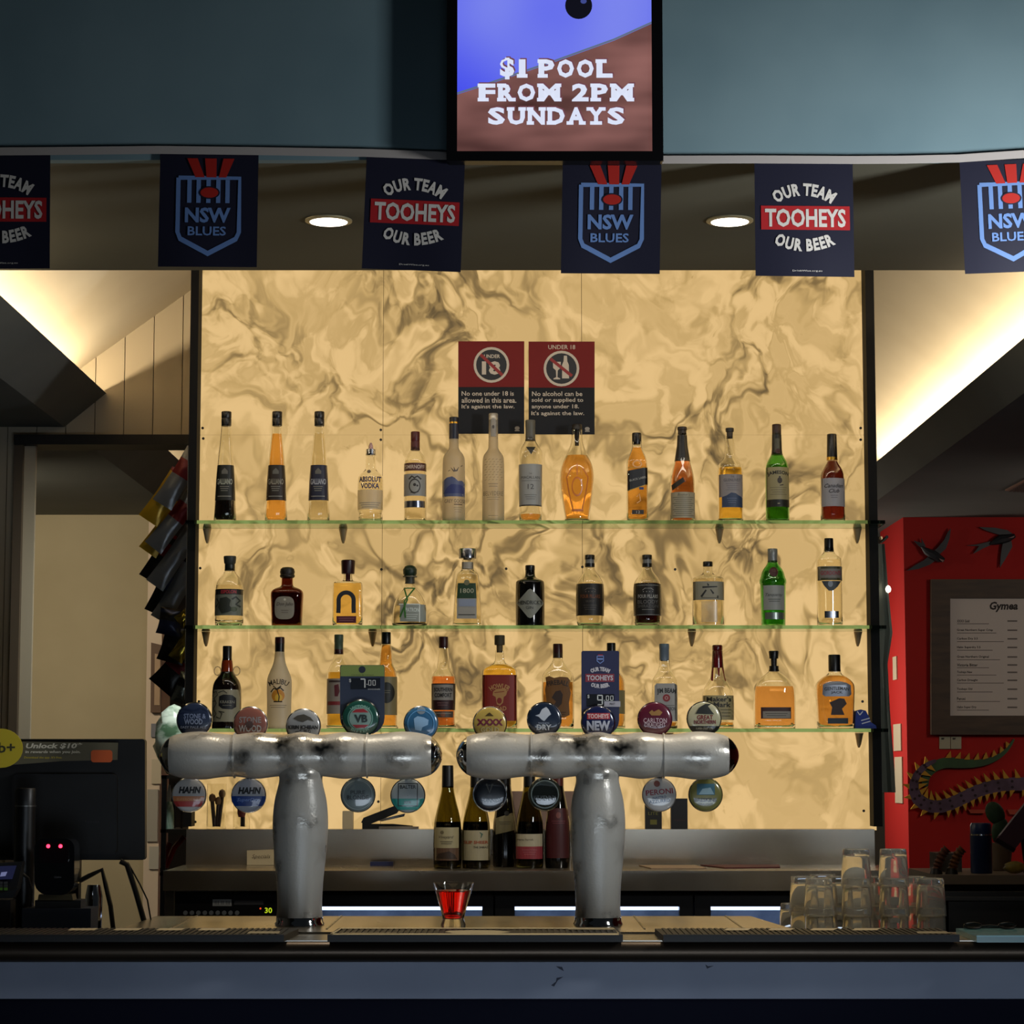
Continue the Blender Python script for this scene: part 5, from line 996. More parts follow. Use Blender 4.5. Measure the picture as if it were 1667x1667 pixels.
def slab(s, x0, x1, y0, y1):
    wt = {' ': .45, 'M': 1.3, '1': .72, 'O': 1.06, '$': .9, 'I': .5}; tot = sum(wt.get(c, 1.) for c in s); x = x0; out = []; words = [[]]; h = y1 - y0
    for c in s:
        cw = (x1 - x0) * wt.get(c, 1.) / tot
        if c != ' ':
            big = 1.18 if c == '$' else 1.
            out.append(text2(c, x + cw / 2, (y0 + y1) / 2, cw * (.5 if c == '1' else .86), h * big, bold=.045))
            for (fx_, top, sw) in SER.get(c, []):
                ww = cw * sw; xc = x + cw * .07 + cw * .86 * fx_
                a, b_ = max(x + .6, xc - ww / 2), min(x + cw - .6, xc + ww / 2)
                out.append(rect2(a, b_, y0, y0 + h * .2) if top else rect2(a, b_, y1 - h * .2, y1))
        x += cw
        if c == ' ': words.append([])
        else: words[-1] += out; out = []
    return words
rows = [('$1 POOL', 812, 999, 96.5, 126.5), ('FROM 2PM', 777, 1033, 136, 165), ('SUNDAYS', 792, 1019, 174.5, 203)]
for s_, a, b_, c, d in rows:
    for wd_ in slab(s_, a + 2, b_ + 2, c - 2, d - 2): decal('lettering_shadow', wd_, plane_fn(YTV + .0026), mat('7a4a54', .4, emit=.8), scr)
for r_ in rows:
    for wd_ in slab(*r_): decal('lettering_word', wd_, plane_fn(YTV + .002), mat('dfe6fb', .4, emit=.95), scr)

# ================================================================== BUNTING
YFL = YF - .006
bt = thing('bunting', 'white tape of six navy team flags hung along the bulkhead edge', 'bunting', (0, YFL, P(800, 262, YFL).z))
tape = [(-700, 262), (-400, 255), (-90, 247), (80, 246), (260, 244), (420, 246), (600, 249), (757, 255), (916, 259), (1077, 260), (1228, 259.5), (1390, 260.5), (1470, 260), (1560, 258), (1680, 250), (1780, 246), (2050, 250), (2400, 262)]
vv, ff = line2(tape, 13)
ts = [(vv[2 * i], vv[2 * i + 1]) for i in range(len(tape))]
V = [P(x, y, YFL - .004) for a in ts for x, y in a] + [P(x, y, YFL - .002) for a in ts for x, y in a]; n = len(tape)
F = []
for i in range(n - 1):
    a = 2 * i; F += [(a, a + 1, a + 3, a + 2), (a + 2 * n, a + 2 + 2 * n, a + 3 + 2 * n, a + 1 + 2 * n), (a, a + 2, a + 2 + 2 * n, a + 2 * n), (a + 1, a + 1 + 2 * n, a + 3 + 2 * n, a + 3)]
mk('tape', (V, F), mat('a9a29e', .7), bt)
M_flag = mat('0a0b24', .6); WHT = mat('c9c4bd', .6); LB = mat('6080b6', .6); RD = mat('a3151b', .6); RD2 = mat('a31a0f', .6)
def flag(kind, tlx, tly, trx, try_, blx, bly, brx, bry, lab):
    def at(u, v_, e=0):
        u, v_ = u / 160., v_ / 185.
        x = (tlx * (1 - u) + trx * u) * (1 - v_) + (blx * (1 - u) + brx * u) * v_
        y = (tly * (1 - u) + try_ * u) * (1 - v_) + (bly * (1 - u) + bry * u) * v_
        return P(x, y, YFL + .003 * math.sin(u * 5 + tlx) * v_ - e)
    nx, ny = 8, 6; V = []; F = []
    for e in (0, -.0008):
        for j in range(ny + 1):
            for i in range(nx + 1): V.append(at(160 * i / nx, 185 * j / ny, e))
    m_ = (nx + 1) * (ny + 1)
    for j in range(ny):
        for i in range(nx):
            a = j * (nx + 1) + i; F += [(a, a + 1, a + nx + 2, a + nx + 1), (a + m_, a + nx + 1 + m_, a + nx + 2 + m_, a + 1 + m_)]
    ring = [i for i in range(nx + 1)] + [j * (nx + 1) + nx for j in range(1, ny + 1)] + [ny * (nx + 1) + i for i in range(nx - 1, -1, -1)] + [j * (nx + 1) for j in range(ny - 1, 0, -1)]
    for a, b_ in zip(ring, ring[1:] + ring[:1]): F.append((a, a + m_, b_ + m_, b_))
    o = mk('flag', (V, F), M_flag, bt, True, label=lab)
    g = lambda e: (lambda u, v_: at(u, v_, e))
    if kind == 'T':
        decal('band', rect2(10, 154, 70, 109), g(.0012), RD, o, cut=25)
        decal('lettering', [text2('TOOHEYS', 82, 89.5, 131, 30, bold=.03)], g(.002), WHT, o, cut=25)
        decal('lettering', [text2('OUR TEAM', 80, 43, 104, 21, bold=.045, arc=88, space=1.12), text2('OUR BEER', 80, 134, 96, 21, bold=.045, arc=-100, space=1.12)], g(.0014), WHT, o, cut=25)
        decal('fine_print', [text2('DrinkWise.org.au', 84, 176, 48, 3.2, bold=.01)], g(.0012), WHT, o)
    else:
        w0 = []
        for a in ([(44, 7), (61, 7), (73, 38), (58, 38)], [(73, 7), (92, 7), (92, 38), (76, 38)], [(103, 7), (121, 7), (108, 38), (96, 38)]): w0.append(poly2(a))
        decal('emblem', w0, g(.0016), RD2, o, cut=25)
        L_ = [(30.5, 39), (130, 39), (130, 128), (125, 139), (80, 163), (35, 139), (30.5, 128), (30.5, 39)]
        decal('shield_outline', [line2(L_, [7, 7, 7, 8, 9, 8, 7, 7])], g(.0012), LB, o, cut=25)
        decal('shield_stripes', [rect2(x, x + 7, 42, 80) for x in (45, 60, 76, 92, 107)] , g(.001), LB, o, cut=25)
        decal('ball_outline', ell2(81, 63, 17, 10.5), g(.0016), M_flag, o); decal('ball', ell2(81, 63, 14.5, 8.5), g(.002), RD2, o)
        decal('lettering', [text2('NSW', 79, 100, 74, 25, bold=.035), text2('BLUES', 78, 126, 62, 15, bold=.02)], g(.0014), LB, o, cut=25)
flag('T', -78, 249, 82, 252, -80, 438, 81, 437, 'navy flag cut off by the left picture edge')
flag('N', 261, 250, 421, 252, 257, 434, 418, 435, 'navy shield flag at far left, beside the downlight')
flag('T', 597, 253, 757, 261, 589, 437, 750, 443, 'navy flag with red band left of the television')
flag('N', 916, 262, 1077, 263, 913, 445, 1074, 446, 'navy shield flag under the television')
flag('T', 1228, 265, 1388, 266, 1230, 449, 1391, 451, 'navy flag with red band right of the television')
flag('N', 1562, 264, 1722, 257, 1571, 446, 1731, 440, 'navy shield flag cut off by the right picture edge')

# ================================================================== LEFT: TILL, SCANNER, TERMINAL
YM = 6.02
def slabp(name, pts, Y, th, m, parent=None, **kw): return mk(name, prism3([P(x, y, Y) for x, y in pts], (0, th, 0)), m, parent, **kw)
tm = thing('till_monitor', 'black back of the till monitor at far left behind the bar', 'monitor', (P(95, 1400, YM).x, YM, ZBN + .0005))
slabp('monitor_back', rrect(-60, 236, 1203, 1400, 5), YM, .03, mat('0a0a0b', .5), tm)
slabp('rear_housing', rrect(20, 190, 1260, 1390, 8), YM - .02, .02, mat('0b0b0c', .5), tm)
decal('lettering', text2('TOSHIBA', 150, 1338, 24, 3.5, bold=.0), plane_fn(YM - .0206), mat('2c2c2e', .5), tm)
qn = P(100, 1395, YM); mk('stand_neck', box(qn.x - .04, qn.x + .04, YM + .02, YM + .06, ZBN + .012, qn.z + .05), M_black, tm)
mk('stand_foot', box(qn.x - .12, qn.x + .12, YM - .06, YM + .14, ZBN + .0005, ZBN + .012), M_black, tm)
ps_ = thing('promo_strip', 'brown promotional strip with white lettering along the top of the till monitor', 'sign', P(100, 1240, YM - .026))
slabp('strip', [(8, 1207), (192, 1209), (191, 1237), (100, 1239), (8, 1246)], YM - .026, .002, mat('5d5844', .6), ps_)
fp = plane_fn(YM - .0268)
decal('lettering', [text2('Unlock $10*', 88, 1214.5, 92, 10, bold=.035, shear=.2), text2('in rewards when you join.', 86, 1224.5, 90, 6, bold=.025, shear=.15)], fp, mat('cfc9b4', .6), ps_)
decal('lettering', [text2("Download the app. It's free.", 70, 1233.5, 62, 4.5, bold=.015, shear=.15)], fp, mat('b9a52e', .6), ps_)
decal('corner_patch', [poly2(rrect(148, 183, 1221, 1241, 5))], fp, mat('c85a28', .6), ps_)
ys = thing('round_sticker', 'yellow round loyalty sign cut off by the left picture edge', 'sign', P(0, 1250, YM - .03))
slabp('disc', ell2(1, 1218, 36, 32)[0], YM - .032, .003, mat('c4b02a', .6), ys)
decal('lettering', [text2('b+', 11, 1217, 27, 17, bold=.02)], plane_fn(YM - .0325), mat('3a3a22', .6), ys)
# cylinder flask
kc = K(38, 1350, 5.85); qf = P(38, 1480, 5.85)
cf = thing('black_canister', 'tall black canister with a thin bright rim in front of the till monitor', 'canister', (qf.x, 5.85, ZBN + .0005))
zz = lambda py: P(38, py, 5.85).z
mk('canister_body', lathe([(17 * kc, ZBN + .0005), (17 * kc, zz(1313))], (qf.x, 5.85, 0), 'z', 28), mat('0b0b0c', .35), cf, 50)
mk('rim', lathe([(17.3 * kc, zz(1313)), (17.3 * kc, zz(1311))], (qf.x, 5.85, 0), 'z', 28), mat('6a6a68', .3, .8), cf, 50)
mk('lid', lathe([(16.6 * kc, zz(1311)), (16.6 * kc, zz(1285)), (15.5 * kc, zz(1283))], (qf.x, 5.85, 0), 'z', 28), mat('101011', .4), cf, 50)
# barcode scanner
YSc = 5.72
sc_ = thing('barcode_scanner', 'black hands-free barcode scanner with two glowing red lights', 'scanner', (P(92, 1500, YSc).x, YSc, ZBN + .0005))
slabp('scanner_head', rrect(56, 121, 1365, 1457, 16, 22, 6), YSc, .07, mat('070708', .12, coat=.6), sc_)
slabp('scan_window', rrect(64, 112, 1371, 1405, 6), YSc - .002, .002, mat('0d0306', .08, coat=.8), sc_)
for px in (78.5, 98.5):
    q = P(px, 1377.5, YSc - .003); mk('red_light', lathe([(.0045, 0), (.004, -.002), (.0005, -.003)], (q.x, YSc - .003, q.z), 'y', 14), mat('ff2038', .4, emit=9.), sc_)
decal('lettering', text2('ZEBRA', 94, 1428, 12, 2.5, bold=0), plane_fn(YSc - .0006), mat('4a4a4c', .5), sc_)
slabp('neck', [(63, 1456), (117, 1456), (119, 1467), (61, 1467)], YSc + .01, .05, mat('544b36', .35, .6), sc_)
zc2 = P(90, 1467, YSc).z
mk('foot', box(P(36, 1480, YSc).x, P(148, 1480, YSc).x, YSc, YSc + .1, ZBN + .0005, P(90, 1479, YSc).z), mat('161b24', .5), sc_)
mk('foot_pad', box(P(55, 1480, YSc).x, P(130, 1480, YSc).x, YSc + .01, YSc + .08, P(90, 1479, YSc).z, P(90, 1466, YSc).z), M_black, sc_)
# payment terminal
YPT = 5.70
pt = thing('payment_terminal', 'black card payment terminal with lit screen at the left picture edge', 'terminal', (P(2, 1500, YPT).x, YPT, ZBN + .0005))
mk('terminal_body', prism3([P(-50, 1408, YPT + .03), P(36, 1403, YPT + .03), P(28, 1448, YPT), P(20, 1462, YPT), P(-50, 1464, YPT)], (0, .04, 0)), mat('15171a', .4), pt)
mk('terminal_screen', prism3([P(-50, 1412, YPT + .0225), P(27, 1409, YPT + .0225), P(20, 1431, YPT + .0065), P(-50, 1433, YPT + .0065)], (0, -.0015, 0)), mat('262b52', .2, emit=.35), pt)
decal('icon', poly2([(2, 1420), (12, 1419), (9, 1426), (0, 1427)]), lambda x, y: P(x, y, YPT + .004 + (1431 - y) * .0007), mat('8a90c0', .4, emit=.5), pt)
for i in range(4):
    for j in range(3):
        q = P(-14 + i * 8 + j * 0, 1437 + j * 5, YPT + .004 - j * .0015); mk('key', box(q.x - .004, q.x + .004, q.y - .006, q.y - .003, q.z - .003, q.z + .003), mat('3a3a3a' if j < 2 else '4a7a1a', .5), pt)
mk('stand', [box(P(-30, 1480, YPT).x, P(14, 1480, YPT).x, YPT + .02, YPT + .08, ZBN + .0005, P(0, 1466, YPT).z)], M_black, pt)
mk('till_cable', tube([P(34, 1420, 5.79), P(46, 1430, 5.79), P(52, 1450, 5.79), P(50, 1475, 5.79), P(42, 1500, 5.79), (P(40, 1500, 5.79).x, 5.79, ZBN + .004)], .0035), mat('2a2622', .5), label='grey-brown cable hanging beside the payment terminal', cat='cable')
for i, (pts, rr, lab) in enumerate((
    ([(118, 1440), (145, 1426), (166, 1416), (172, 1440), (180, 1475), (184, 1510)], .006, 'thick black strap bent down right of the scanner'),
    ([(196, 1402), (207, 1408), (222, 1455), (236, 1505)], .007, 'broad black cable running down from the till monitor'),
    ([(208, 1404), (228, 1440), (240, 1465), (246, 1500)], .002, 'thin black cable beside the pale wall end'))):
    pp = [P(x, y, 5.95) for x, y in pts]; pp.append(Vector((pp[-1].x, 5.95, ZBN + rr)))
    mk('black_cable', tube(pp, rr), mat('0d0d0e', .35), smooth=True, label=lab, cat='cable', group='cables beside the till')
mk('steel_shaker', lathe([(.018, ZBN + .0005), (.021, P(150, 1460, 5.9).z), (.016, P(150, 1440, 5.9).z)], (P(153, 1460, 5.9).x, 5.9, 0), 'z', 24), M_chrome, smooth=50, label='small shiny steel cup behind the scanner strap', cat='cup')

# ================================================================== LEFT: CRISP PACKETS
def packet(cx, cy, ln, wd, ang, Y, m1, m2, m3, lab, flat=.6):
    kk = K(cx, cy, Y); c = P(cx, cy, Y); ca, sa = math.cos(ang), math.sin(ang)
    def pt(u, v_, s):                        # u along, v across, s front/back
        bul = (1 - abs(u) ** 4) * (1 - abs(v_) ** 3); wr = .003 * math.sin(u * 9 + cx) * math.cos(v_ * 5 + cy)
        x = u * ln / 2; y = v_ * wd / 2 * (1 - .12 * (1 - u * u))
        return Vector((c.x + (x * ca - y * sa) * kk, Y + s * (.0105 * bul + .0005) + wr * .4, c.z + (x * sa + y * ca) * kk))
    t = thing('crisp_packet', lab, 'snack packet', (c.x, Y, c.z), 'snack packets hanging beside the marble wall')
    N = 10
    def sheet(u0, u1, extra=0.):
        V = []; F = []
        for s in (-1, 1):
            for j in range(N + 1):
                for i in range(N + 1): V.append(pt(u0 + (u1 - u0) * i / N, -1 + 2 * j / N, s) + Vector((0, s * extra, 0)))
        m_ = (N + 1) ** 2
        for j in range(N):
            for i in range(N):
                a = j * (N + 1) + i; F += [(a, a + 1, a + N + 2, a + N + 1), (a + m_, a + N + 1 + m_, a + N + 2 + m_, a + 1 + m_)]
        rg = [i for i in range(N + 1)] + [j * (N + 1) + N for j in range(1, N + 1)] + [N * (N + 1) + i for i in range(N - 1, -1, -1)] + [j * (N + 1) for j in range(N - 1, 0, -1)]
        for a, b_ in zip(rg, rg[1:] + rg[:1]): F.append((a, a + m_, b_ + m_, b_))
        return V, F
    mk('foil_bag', sheet(-1, 1), m1, t, True); mk('print_band', sheet(.05, .6, .0012), m2, t, True); mk('sealed_end', sheet(.86, 1.0, .001), m3, t, True)
foil = lambda c, r_=.28, me=.35: nmat('foil_' + c, c, c, 20, 3, r_, me, bump=.25)
Fg, Fy, Fk, Fr, Fgo, Fb, Fs = foil('6a6d70'), foil('a8861c'), foil('14110f'), foil('6a1216'), foil('b09a3a', .2, .9), foil('1c2440'), foil('7a7f78', .2, .8)
A = math.radians
CPY = [7.53 + .026 * i for i in range(8)] + [7.60, 7.53, 7.63, 7.56, 7.66, 7.60]
for (cx_, cy_, ln, wd, an, Y, m1, m2, m3, lab) in (
    (292, 778, 104, 36, A(58), 7.50, Fg, Fr, Fg, 'topmost grey crisp packet with red band on the hanging strip'),
    (268, 808, 96, 36, A(56), 7.56, Fy, Fy, Fr, 'topmost yellow crisp packet, behind the first grey one'),
    (284, 848, 112, 34, A(52), 7.50, Fg, Fr, Fg, 'second grey crisp packet with red band on the strip'),
    (268, 860, 96, 34, A(55), 7.56, Fy, Fy, Fy, 'second yellow crisp packet, level with the top shelf'),
    (286, 905, 118, 34, A(55), 7.50, Fg, Fg, Fk, 'third grey packet, between the top and middle shelf level'),
    (264, 908, 84, 38, A(60), 7.56, Fk, Fr, Fr, 'black packet with red band behind the third grey packet'),
    (288, 962, 110, 34, A(60), 7.50, Fg, Fg, Fk, 'fourth grey packet, just above the middle shelf level'),
    (268, 962, 80, 36, A(66), 7.56, Fk, Fb, Fk, 'black packet with blue band left of the fourth grey packet'),
    (277, 1012, 44, 40, A(80), 7.54, Fb, Fk, Fk, 'small dark blue packet level with the middle shelf'),
    (302, 1004, 30, 24, A(40), 7.48, Fgo, Fgo, Fgo, 'small gold packet end right above the middle shelf level'),
    (284, 1048, 62, 44, A(75), 7.54, Fk, Fk, Fk, 'black packet under the middle shelf level'),
    (300, 1050, 56, 26, A(58), 7.48, Fgo, Fgo, Fk, 'gold packet under the middle shelf level'),
    (284, 1094, 70, 50, A(50), 7.54, Fk, Fr, Fk, 'large black packet near the bottom of the hanging strip'),
    (298, 1120, 50, 26, A(70), 7.50, Fs, Fk, Fs, 'silver-grey packet at the bottom of the hanging strip')):
    packet(cx_, cy_, ln, wd, an, CPY.pop(0), m1, m2, m3, lab)
mk('clip_strip', box(P(305, 900, 7.53).x, P(311, 900, 7.53).x, 7.508, 7.512, P(305, 1140, 7.53).z, P(305, 730, 7.53).z), mat('8a8680', .5), label='narrow plastic strip that carries the snack packets', cat='strip')

# glimpse of shelving between the wall end and the back counter
YK = 8.3
rk_ = thing('storage_rack', 'dark metal storage rack glimpsed left of the back counter', 'rack', (P(285, 1300, YK).x, YK, 0))
rx0, rx1 = P(262, 1300, YK).x, P(318, 1300, YK).x
for xx in (rx0 + .01, rx1 - .01):
    mk('upright', box(xx - .008, xx + .008, YK, YK + .02, 0, P(285, 1262, YK).z), M_black, rk_)
for py in (1262, 1350, 1420): zz_ = P(285, py, YK).z; mk('rack_shelf', box(rx0, rx1, YK, YK + .3, zz_ - .012, zz_), mat('46423c', .35, .8), rk_)
for i in range(4): xx = rx0 + .03 + i * .025; mk('bar', box(xx, xx + .006, YK + .1, YK + .106, P(285, 1350, YK).z, P(285, 1274, YK).z), mat('3c3c3e', .4, .6), rk_)
def blob(name, cx_, cy_, rx, rz, Y, ry, m, lab, cat, amp=.25, z0=None):
    kk = K(cx_, cy_, Y); c = P(cx_, cy_, Y); V = []; F = []; a_, b_ = 14, 9
    for j in range(b_ + 1):
        th = math.pi * j / b_
        for i in range(a_):
            ph = 2 * math.pi * i / a_; w_ = 1 + amp * math.sin(3 * ph + 2 * j) * math.sin(th) + amp * .6 * math.cos(5 * ph - 3 * j) * math.sin(th)
            z = c.z + rz * kk * math.cos(th) * (1 + .3 * amp * math.sin(2 * ph))
            V.append((c.x + rx * kk * w_ * math.sin(th) * math.cos(ph), Y + ry * w_ * math.sin(th) * math.sin(ph), max(z, z0) if z0 else z))
    for j in range(b_):
        for i in range(a_): F.append((j * a_ + i, j * a_ + (i + 1) % a_, (j + 1) * a_ + (i + 1) % a_, (j + 1) * a_ + i))
    return mk(name, (V, F), m, smooth=60, label=lab, cat=cat)
z_ = P(285, 1262, YK).z
blob('plastic_bag', 283, 1205, 30, 56, YK + .12, .06, nmat('milky_plastic', '5d7f62', 'dfeee0', 9, 4, .25, stretch=(1, 1, 2), lo=.42, hi=.58), 'crumpled green and white plastic bag on the dark rack', 'bag', .16, z_ + .0005)
br_ = thing('bottle_brush', 'mint green bristle brush standing in the dark rack', 'brush', (P(275, 1350, YK + .05).x, YK + .05, P(285, 1350, YK).z + .0005))
kk = K(268, 1330, YK); qx = P(275, 1330, YK + .05).x; zb_ = P(285, 1350, YK).z + .0005
mk('bristles', lathe([(9 * kk, zb_), (8 * kk, zb_ + 30 * kk), (5 * kk, zb_ + 44 * kk)], (qx, YK + .05, 0), 'z', 14), nmat('mint_bristle', '7fae98', 'cfe6d8', 60, 2, .6, stretch=(4, 4, .4)), br_, 40)
mk('handle', tube([(qx, YK + .05, zb_ + 44 * kk), (qx, YK + .05, zb_ + 56 * kk), (qx, YK + .05, zb_ + 72 * kk)], [3 * kk, 4 * kk, 1.5 * kk]), mat('c9cfc6', .4), br_, True)
tg = thing('red_tongs', 'pair of red-handled tongs lying on the rack left of the splashback', 'tongs', (P(285, 1420, YK + .05).x, YK + .05, P(285, 1420, YK).z + .0005))
zb_ = P(285, 1420, YK).z + .0005
mk('arm', tube([P(266, 1416, YK + .05), P(270, 1390, YK + .05), P(276, 1372, YK + .05)], .009), mat('7a1a16', .35), tg, True)
mk('arm', tube([P(268, 1417, YK + .06), P(284, 1380, YK + .06), P(300, 1362, YK + .06)], .009), mat('8a1c18', .35), tg, True)
mk('hinge', lathe([(.014, zb_), (.014, zb_ + .012)], (P(267, 1417, YK + .05).x, YK + .05, 0), 'z', 16), mat('2a2a2a', .4), tg)
# picture frame leaning on the pale wall end
pf_ = thing('notice_frame', 'brown notice frame on the wall end behind the snack packets', 'frame', P(255, 1160, 11.18))
plate('frame_board', [(246, 1046), (263, 1050), (262, 1160), (245, 1160)], 11.175, .02, mat('5d4636', .6), pf_)
plate('paper', [(252, 1064), (261, 1066), (260, 1148), (251, 1148)], 11.172, .002, mat('a3886c', .6), pf_)

# ================================================================== RIGHT: RED WALL WITH MENU, BIRDS, DRAGON
M_wood = nmat('dark_wood', '33261a', '4a3827', 5, 5, .6, stretch=(1, 1, 6))
YMN = YR - .035
mn = thing('menu_board', 'white beer menu in a wide dark wood frame on the red wall', 'menu', P(1660, 1196, YMN))
X0, X1, Y0, Y1, W = 1516, 1836, 943, 1196, 31
for pts in ([(X0, Y0), (X1, Y0), (X1 - W, Y0 + W), (X0 + W, Y0 + W)], [(X0, Y1), (X0 + W, Y1 - W), (X1 - W, Y1 - W), (X1, Y1)], [(X0, Y0), (X0 + W, Y0 + W), (X0 + W, Y1 - W), (X0, Y1)], [(X1, Y0), (X1, Y1), (X1 - W, Y1 - W), (X1 - W, Y0 + W)]):
    plate('frame_rail', pts, YMN, .033, M_wood, mn)
plate('menu_sheet', [(X0 + W - 2, Y0 + W - 2), (X1 - W + 2, Y0 + W - 2), (X1 - W + 2, Y1 - W + 2), (X0 + W - 2, Y1 - W + 2)], YMN + .015, .004, mat('c4bcb6', .6), mn)
fm = plane_fn(YMN + .0146); ink = mat('2a2524', .7)
decal('lettering', [text2('Gymea', 1634, 988, 46, 17, bold=.035, shear=.2)], fm, ink, mn)
rowsm = ['XXXX Gold', 'Great Northern Super Crisp', 'Carlton Dry 3.5', 'Hahn Superdry 3.5', 'Great Northern Original', 'Victoria Bitter', 'Tooheys New', 'Carlton Draught', 'Tooheys Old', 'Peroni', 'Hahn Super Dry']
ym = [1011, 1026, 1040, 1054, 1069.5, 1082.5, 1094.5, 1107.5, 1122, 1137.5, 1151.5]
bigt = [text2(s_, 1558 + len(s_) * 1.12, y, len(s_) * 2.25, 4.6, bold=.02) for s_, y in zip(rowsm, ym)]
for b_ in bigt: decal('lettering', b_, fm, ink, mn)
decal('fine_print', [rect2(1558, 1558 + 52 + 30 * ((i * 7) % 5) / 5, y + 4, y + 5) for i, y in enumerate(ym)] + [rect2(1640, 1656, y - 1.2, y + 1.2) for y in ym] + [rect2(1668, 1760, y - 1.2, y + 1.6) for y in ym], fm, mat('6a6462', .7), mn, kind='stuff')
sw = thing('light_switch', 'white double wall switch plate under the menu frame', 'switch', P(1548, 1219, YR - .008))
for a, b_ in ((1529.5, 1547), (1548, 1565)):
    plate('switch_plate', [(a, 1199), (b_, 1199), (b_, 1219), (a, 1219)], YR - .008, .008, mat('a8a48e', .5), sw)
    plate('rocker', [(a + 3, 1201), (a + 8, 1201), (a + 7, 1204), (a + 3, 1204)], YR - .010, .002, mat('3a3830', .5), sw)
def bird(lab, body, wings, tail):
    t = thing('swallow_ornament', lab, 'ornament', P(*body[0], YR - .03), 'dark metal swallows on the red wall')
    mb = nmat('blue_black_metal', '14151a', '23252c', 12, 3, .5, .2)
    mk('body', tube([P(x, y, YR - .035) for x, y in body], [.004, .016, .022, .018, .010]), mb, t, True)
    for w_ in wings: plate('wing', w_, YR - .03, .012, mb, t)
    plate('tail', tail, YR - .028, .010, mb, t)
    plate('breast', [body[-2], body[-1], (body[-1][0] - 2, body[-1][1] + 3)], YR - .062, .004, mat('8a6a64', .6), t)
bird('swallow with raised wing near the left edge of the red wall', [(1500, 890), (1508, 897), (1519, 903), (1529, 909), (1537, 912)],
     [[(1515, 900), (1528, 904), (1540, 893), (1546, 876), (1548, 860), (1543, 866), (1537, 879), (1526, 892)], [(1516, 902), (1526, 910), (1514, 919), (1496, 926), (1476, 929), (1488, 921), (1504, 912)]],
     [(1502, 893), (1507, 889), (1500, 876), (1501, 884), (1488, 880), (1495, 888)])
bird('swallow with folded wing, above the menu frame at right', [(1612, 886), (1620, 882), (1630, 878), (1641, 876), (1652, 872)],
     [[(1640, 874), (1650, 870), (1640, 863), (1620, 859), (1594, 858), (1606, 864), (1622, 869)], [(1634, 877), (1646, 877), (1648, 890), (1638, 908), (1628, 924), (1629, 906), (1631, 892)]],
     [(1616, 886), (1618, 880), (1592, 886), (1574, 888), (1594, 889), (1584, 902), (1600, 893)])
# dragon tail
dg = thing('dragon_ornament', 'painted dragon tail with yellow spikes curling on the red wall', 'wall ornament', P(1560, 1320, YR - .02))
green = chaikin([(1651, 1203), (1642, 1218), (1628, 1231), (1608, 1240), (1588, 1243), (1566, 1243), (1546, 1241), (1530, 1243), (1516, 1252), (1507, 1264), (1506, 1280)], 2)
gw_ = [2 + 15 * min(1, i / (len(green) * .55)) * (1 - .55 * max(0, (i / len(green) - .7) / .3)) for i in range(len(green))]
purp = chaikin([(1524, 1238), (1508, 1245), (1493, 1260), (1487, 1278), (1491, 1297), (1503, 1308), (1522, 1314), (1545, 1310), (1570, 1298), (1595, 1286), (1622, 1279), (1650, 1276), (1700, 1277), (1760, 1290)], 2)
pw_ = [4 + 18 * min(1, i / (len(purp) * .35)) for i in range(len(purp))]
def band(name, path, wds, Y, th, m):
    v_, f_ = line2(path, wds); V = [P(x, y, Y) for x, y in v_] + [P(x, y, Y + th) for x, y in v_]; n = len(v_); F = []
    for q in f_: F += [q, tuple(i + n for i in q[::-1])]
    for i in range(len(path) - 1):
        F += [(2 * i, 2 * i + 2, 2 * i + 2 + n, 2 * i + n), (2 * i + 1, 2 * i + 1 + n, 2 * i + 3 + n, 2 * i + 3)]
    F += [(0, n, n + 1, 1), (n - 2, n - 1, 2 * n - 1, 2 * n - 2)]
    return mk(name, (V, F), m, dg)
gb = band('green_tail', green, gw_, YR - .02, .02, nmat('dragon_green', '1c3a1c', '2a5228', 9, 3, .6))
pb_ = band('purple_body', purp, pw_, YR - .026, .026, nmat('dragon_purple', '3f2a40', '5c4560', 12, 3, .6))
spk = mat('b8881c', .6)
def spikes(path, wds, side, step_, ln, Y, lean):
    acc = 0; n = 0
    for i in range(1, len(path) - 1):
        a, b_ = path[i - 1], path[i]; acc += math.hypot(b_[0] - a[0], b_[1] - a[1])
        if acc < step_: continue
        acc = 0; dx, dy = path[i + 1][0] - a[0], path[i + 1][1] - a[1]; l = math.hypot(dx, dy); dx /= l; dy /= l
        nx_, ny_ = -dy * side, dx * side; w_ = wds[i] / 2; L_ = ln * min(1, .35 + wds[i] / 18)
        bx, by = path[i][0] + nx_ * w_ * .9, path[i][1] + ny_ * w_ * .9; hw = min(5, step_ * .36)
        pts = [(bx - dx * hw, by - dy * hw), (bx + dx * hw, by + dy * hw), (bx + dx * lean + nx_ * L_, by + dy * lean + ny_ * L_)]
        plate('spike', pts, Y, .012, spk, dg); n += 1
spikes(green[:30], gw_[:30], 1, 13, 11, YR - .024, -4)
spikes(purp, pw_, 1, 12, 11, YR - .03, -4)
spikes(purp, pw_, -1, 12.5, 15, YR - .03, -5)
sq = []
for i in range(6, len(purp) - 2, 3):
    for s_ in (-1, 1):
        a, b_ = purp[i - 1], purp[i + 1]; dx, dy = b_[0] - a[0], b_[1] - a[1]; l = math.hypot(dx, dy); ox, oy = -dy / l * s_ * pw_[i] * .22, dx / l * s_ * pw_[i] * .22
        sq.append(ell2(purp[i][0] + ox, purp[i][1] + oy, 2.6, 2.4, n=6))
decal('dark_scales', sq, plane_fn(YR - .0266), mat('22121f', .7), pb_, kind='stuff')
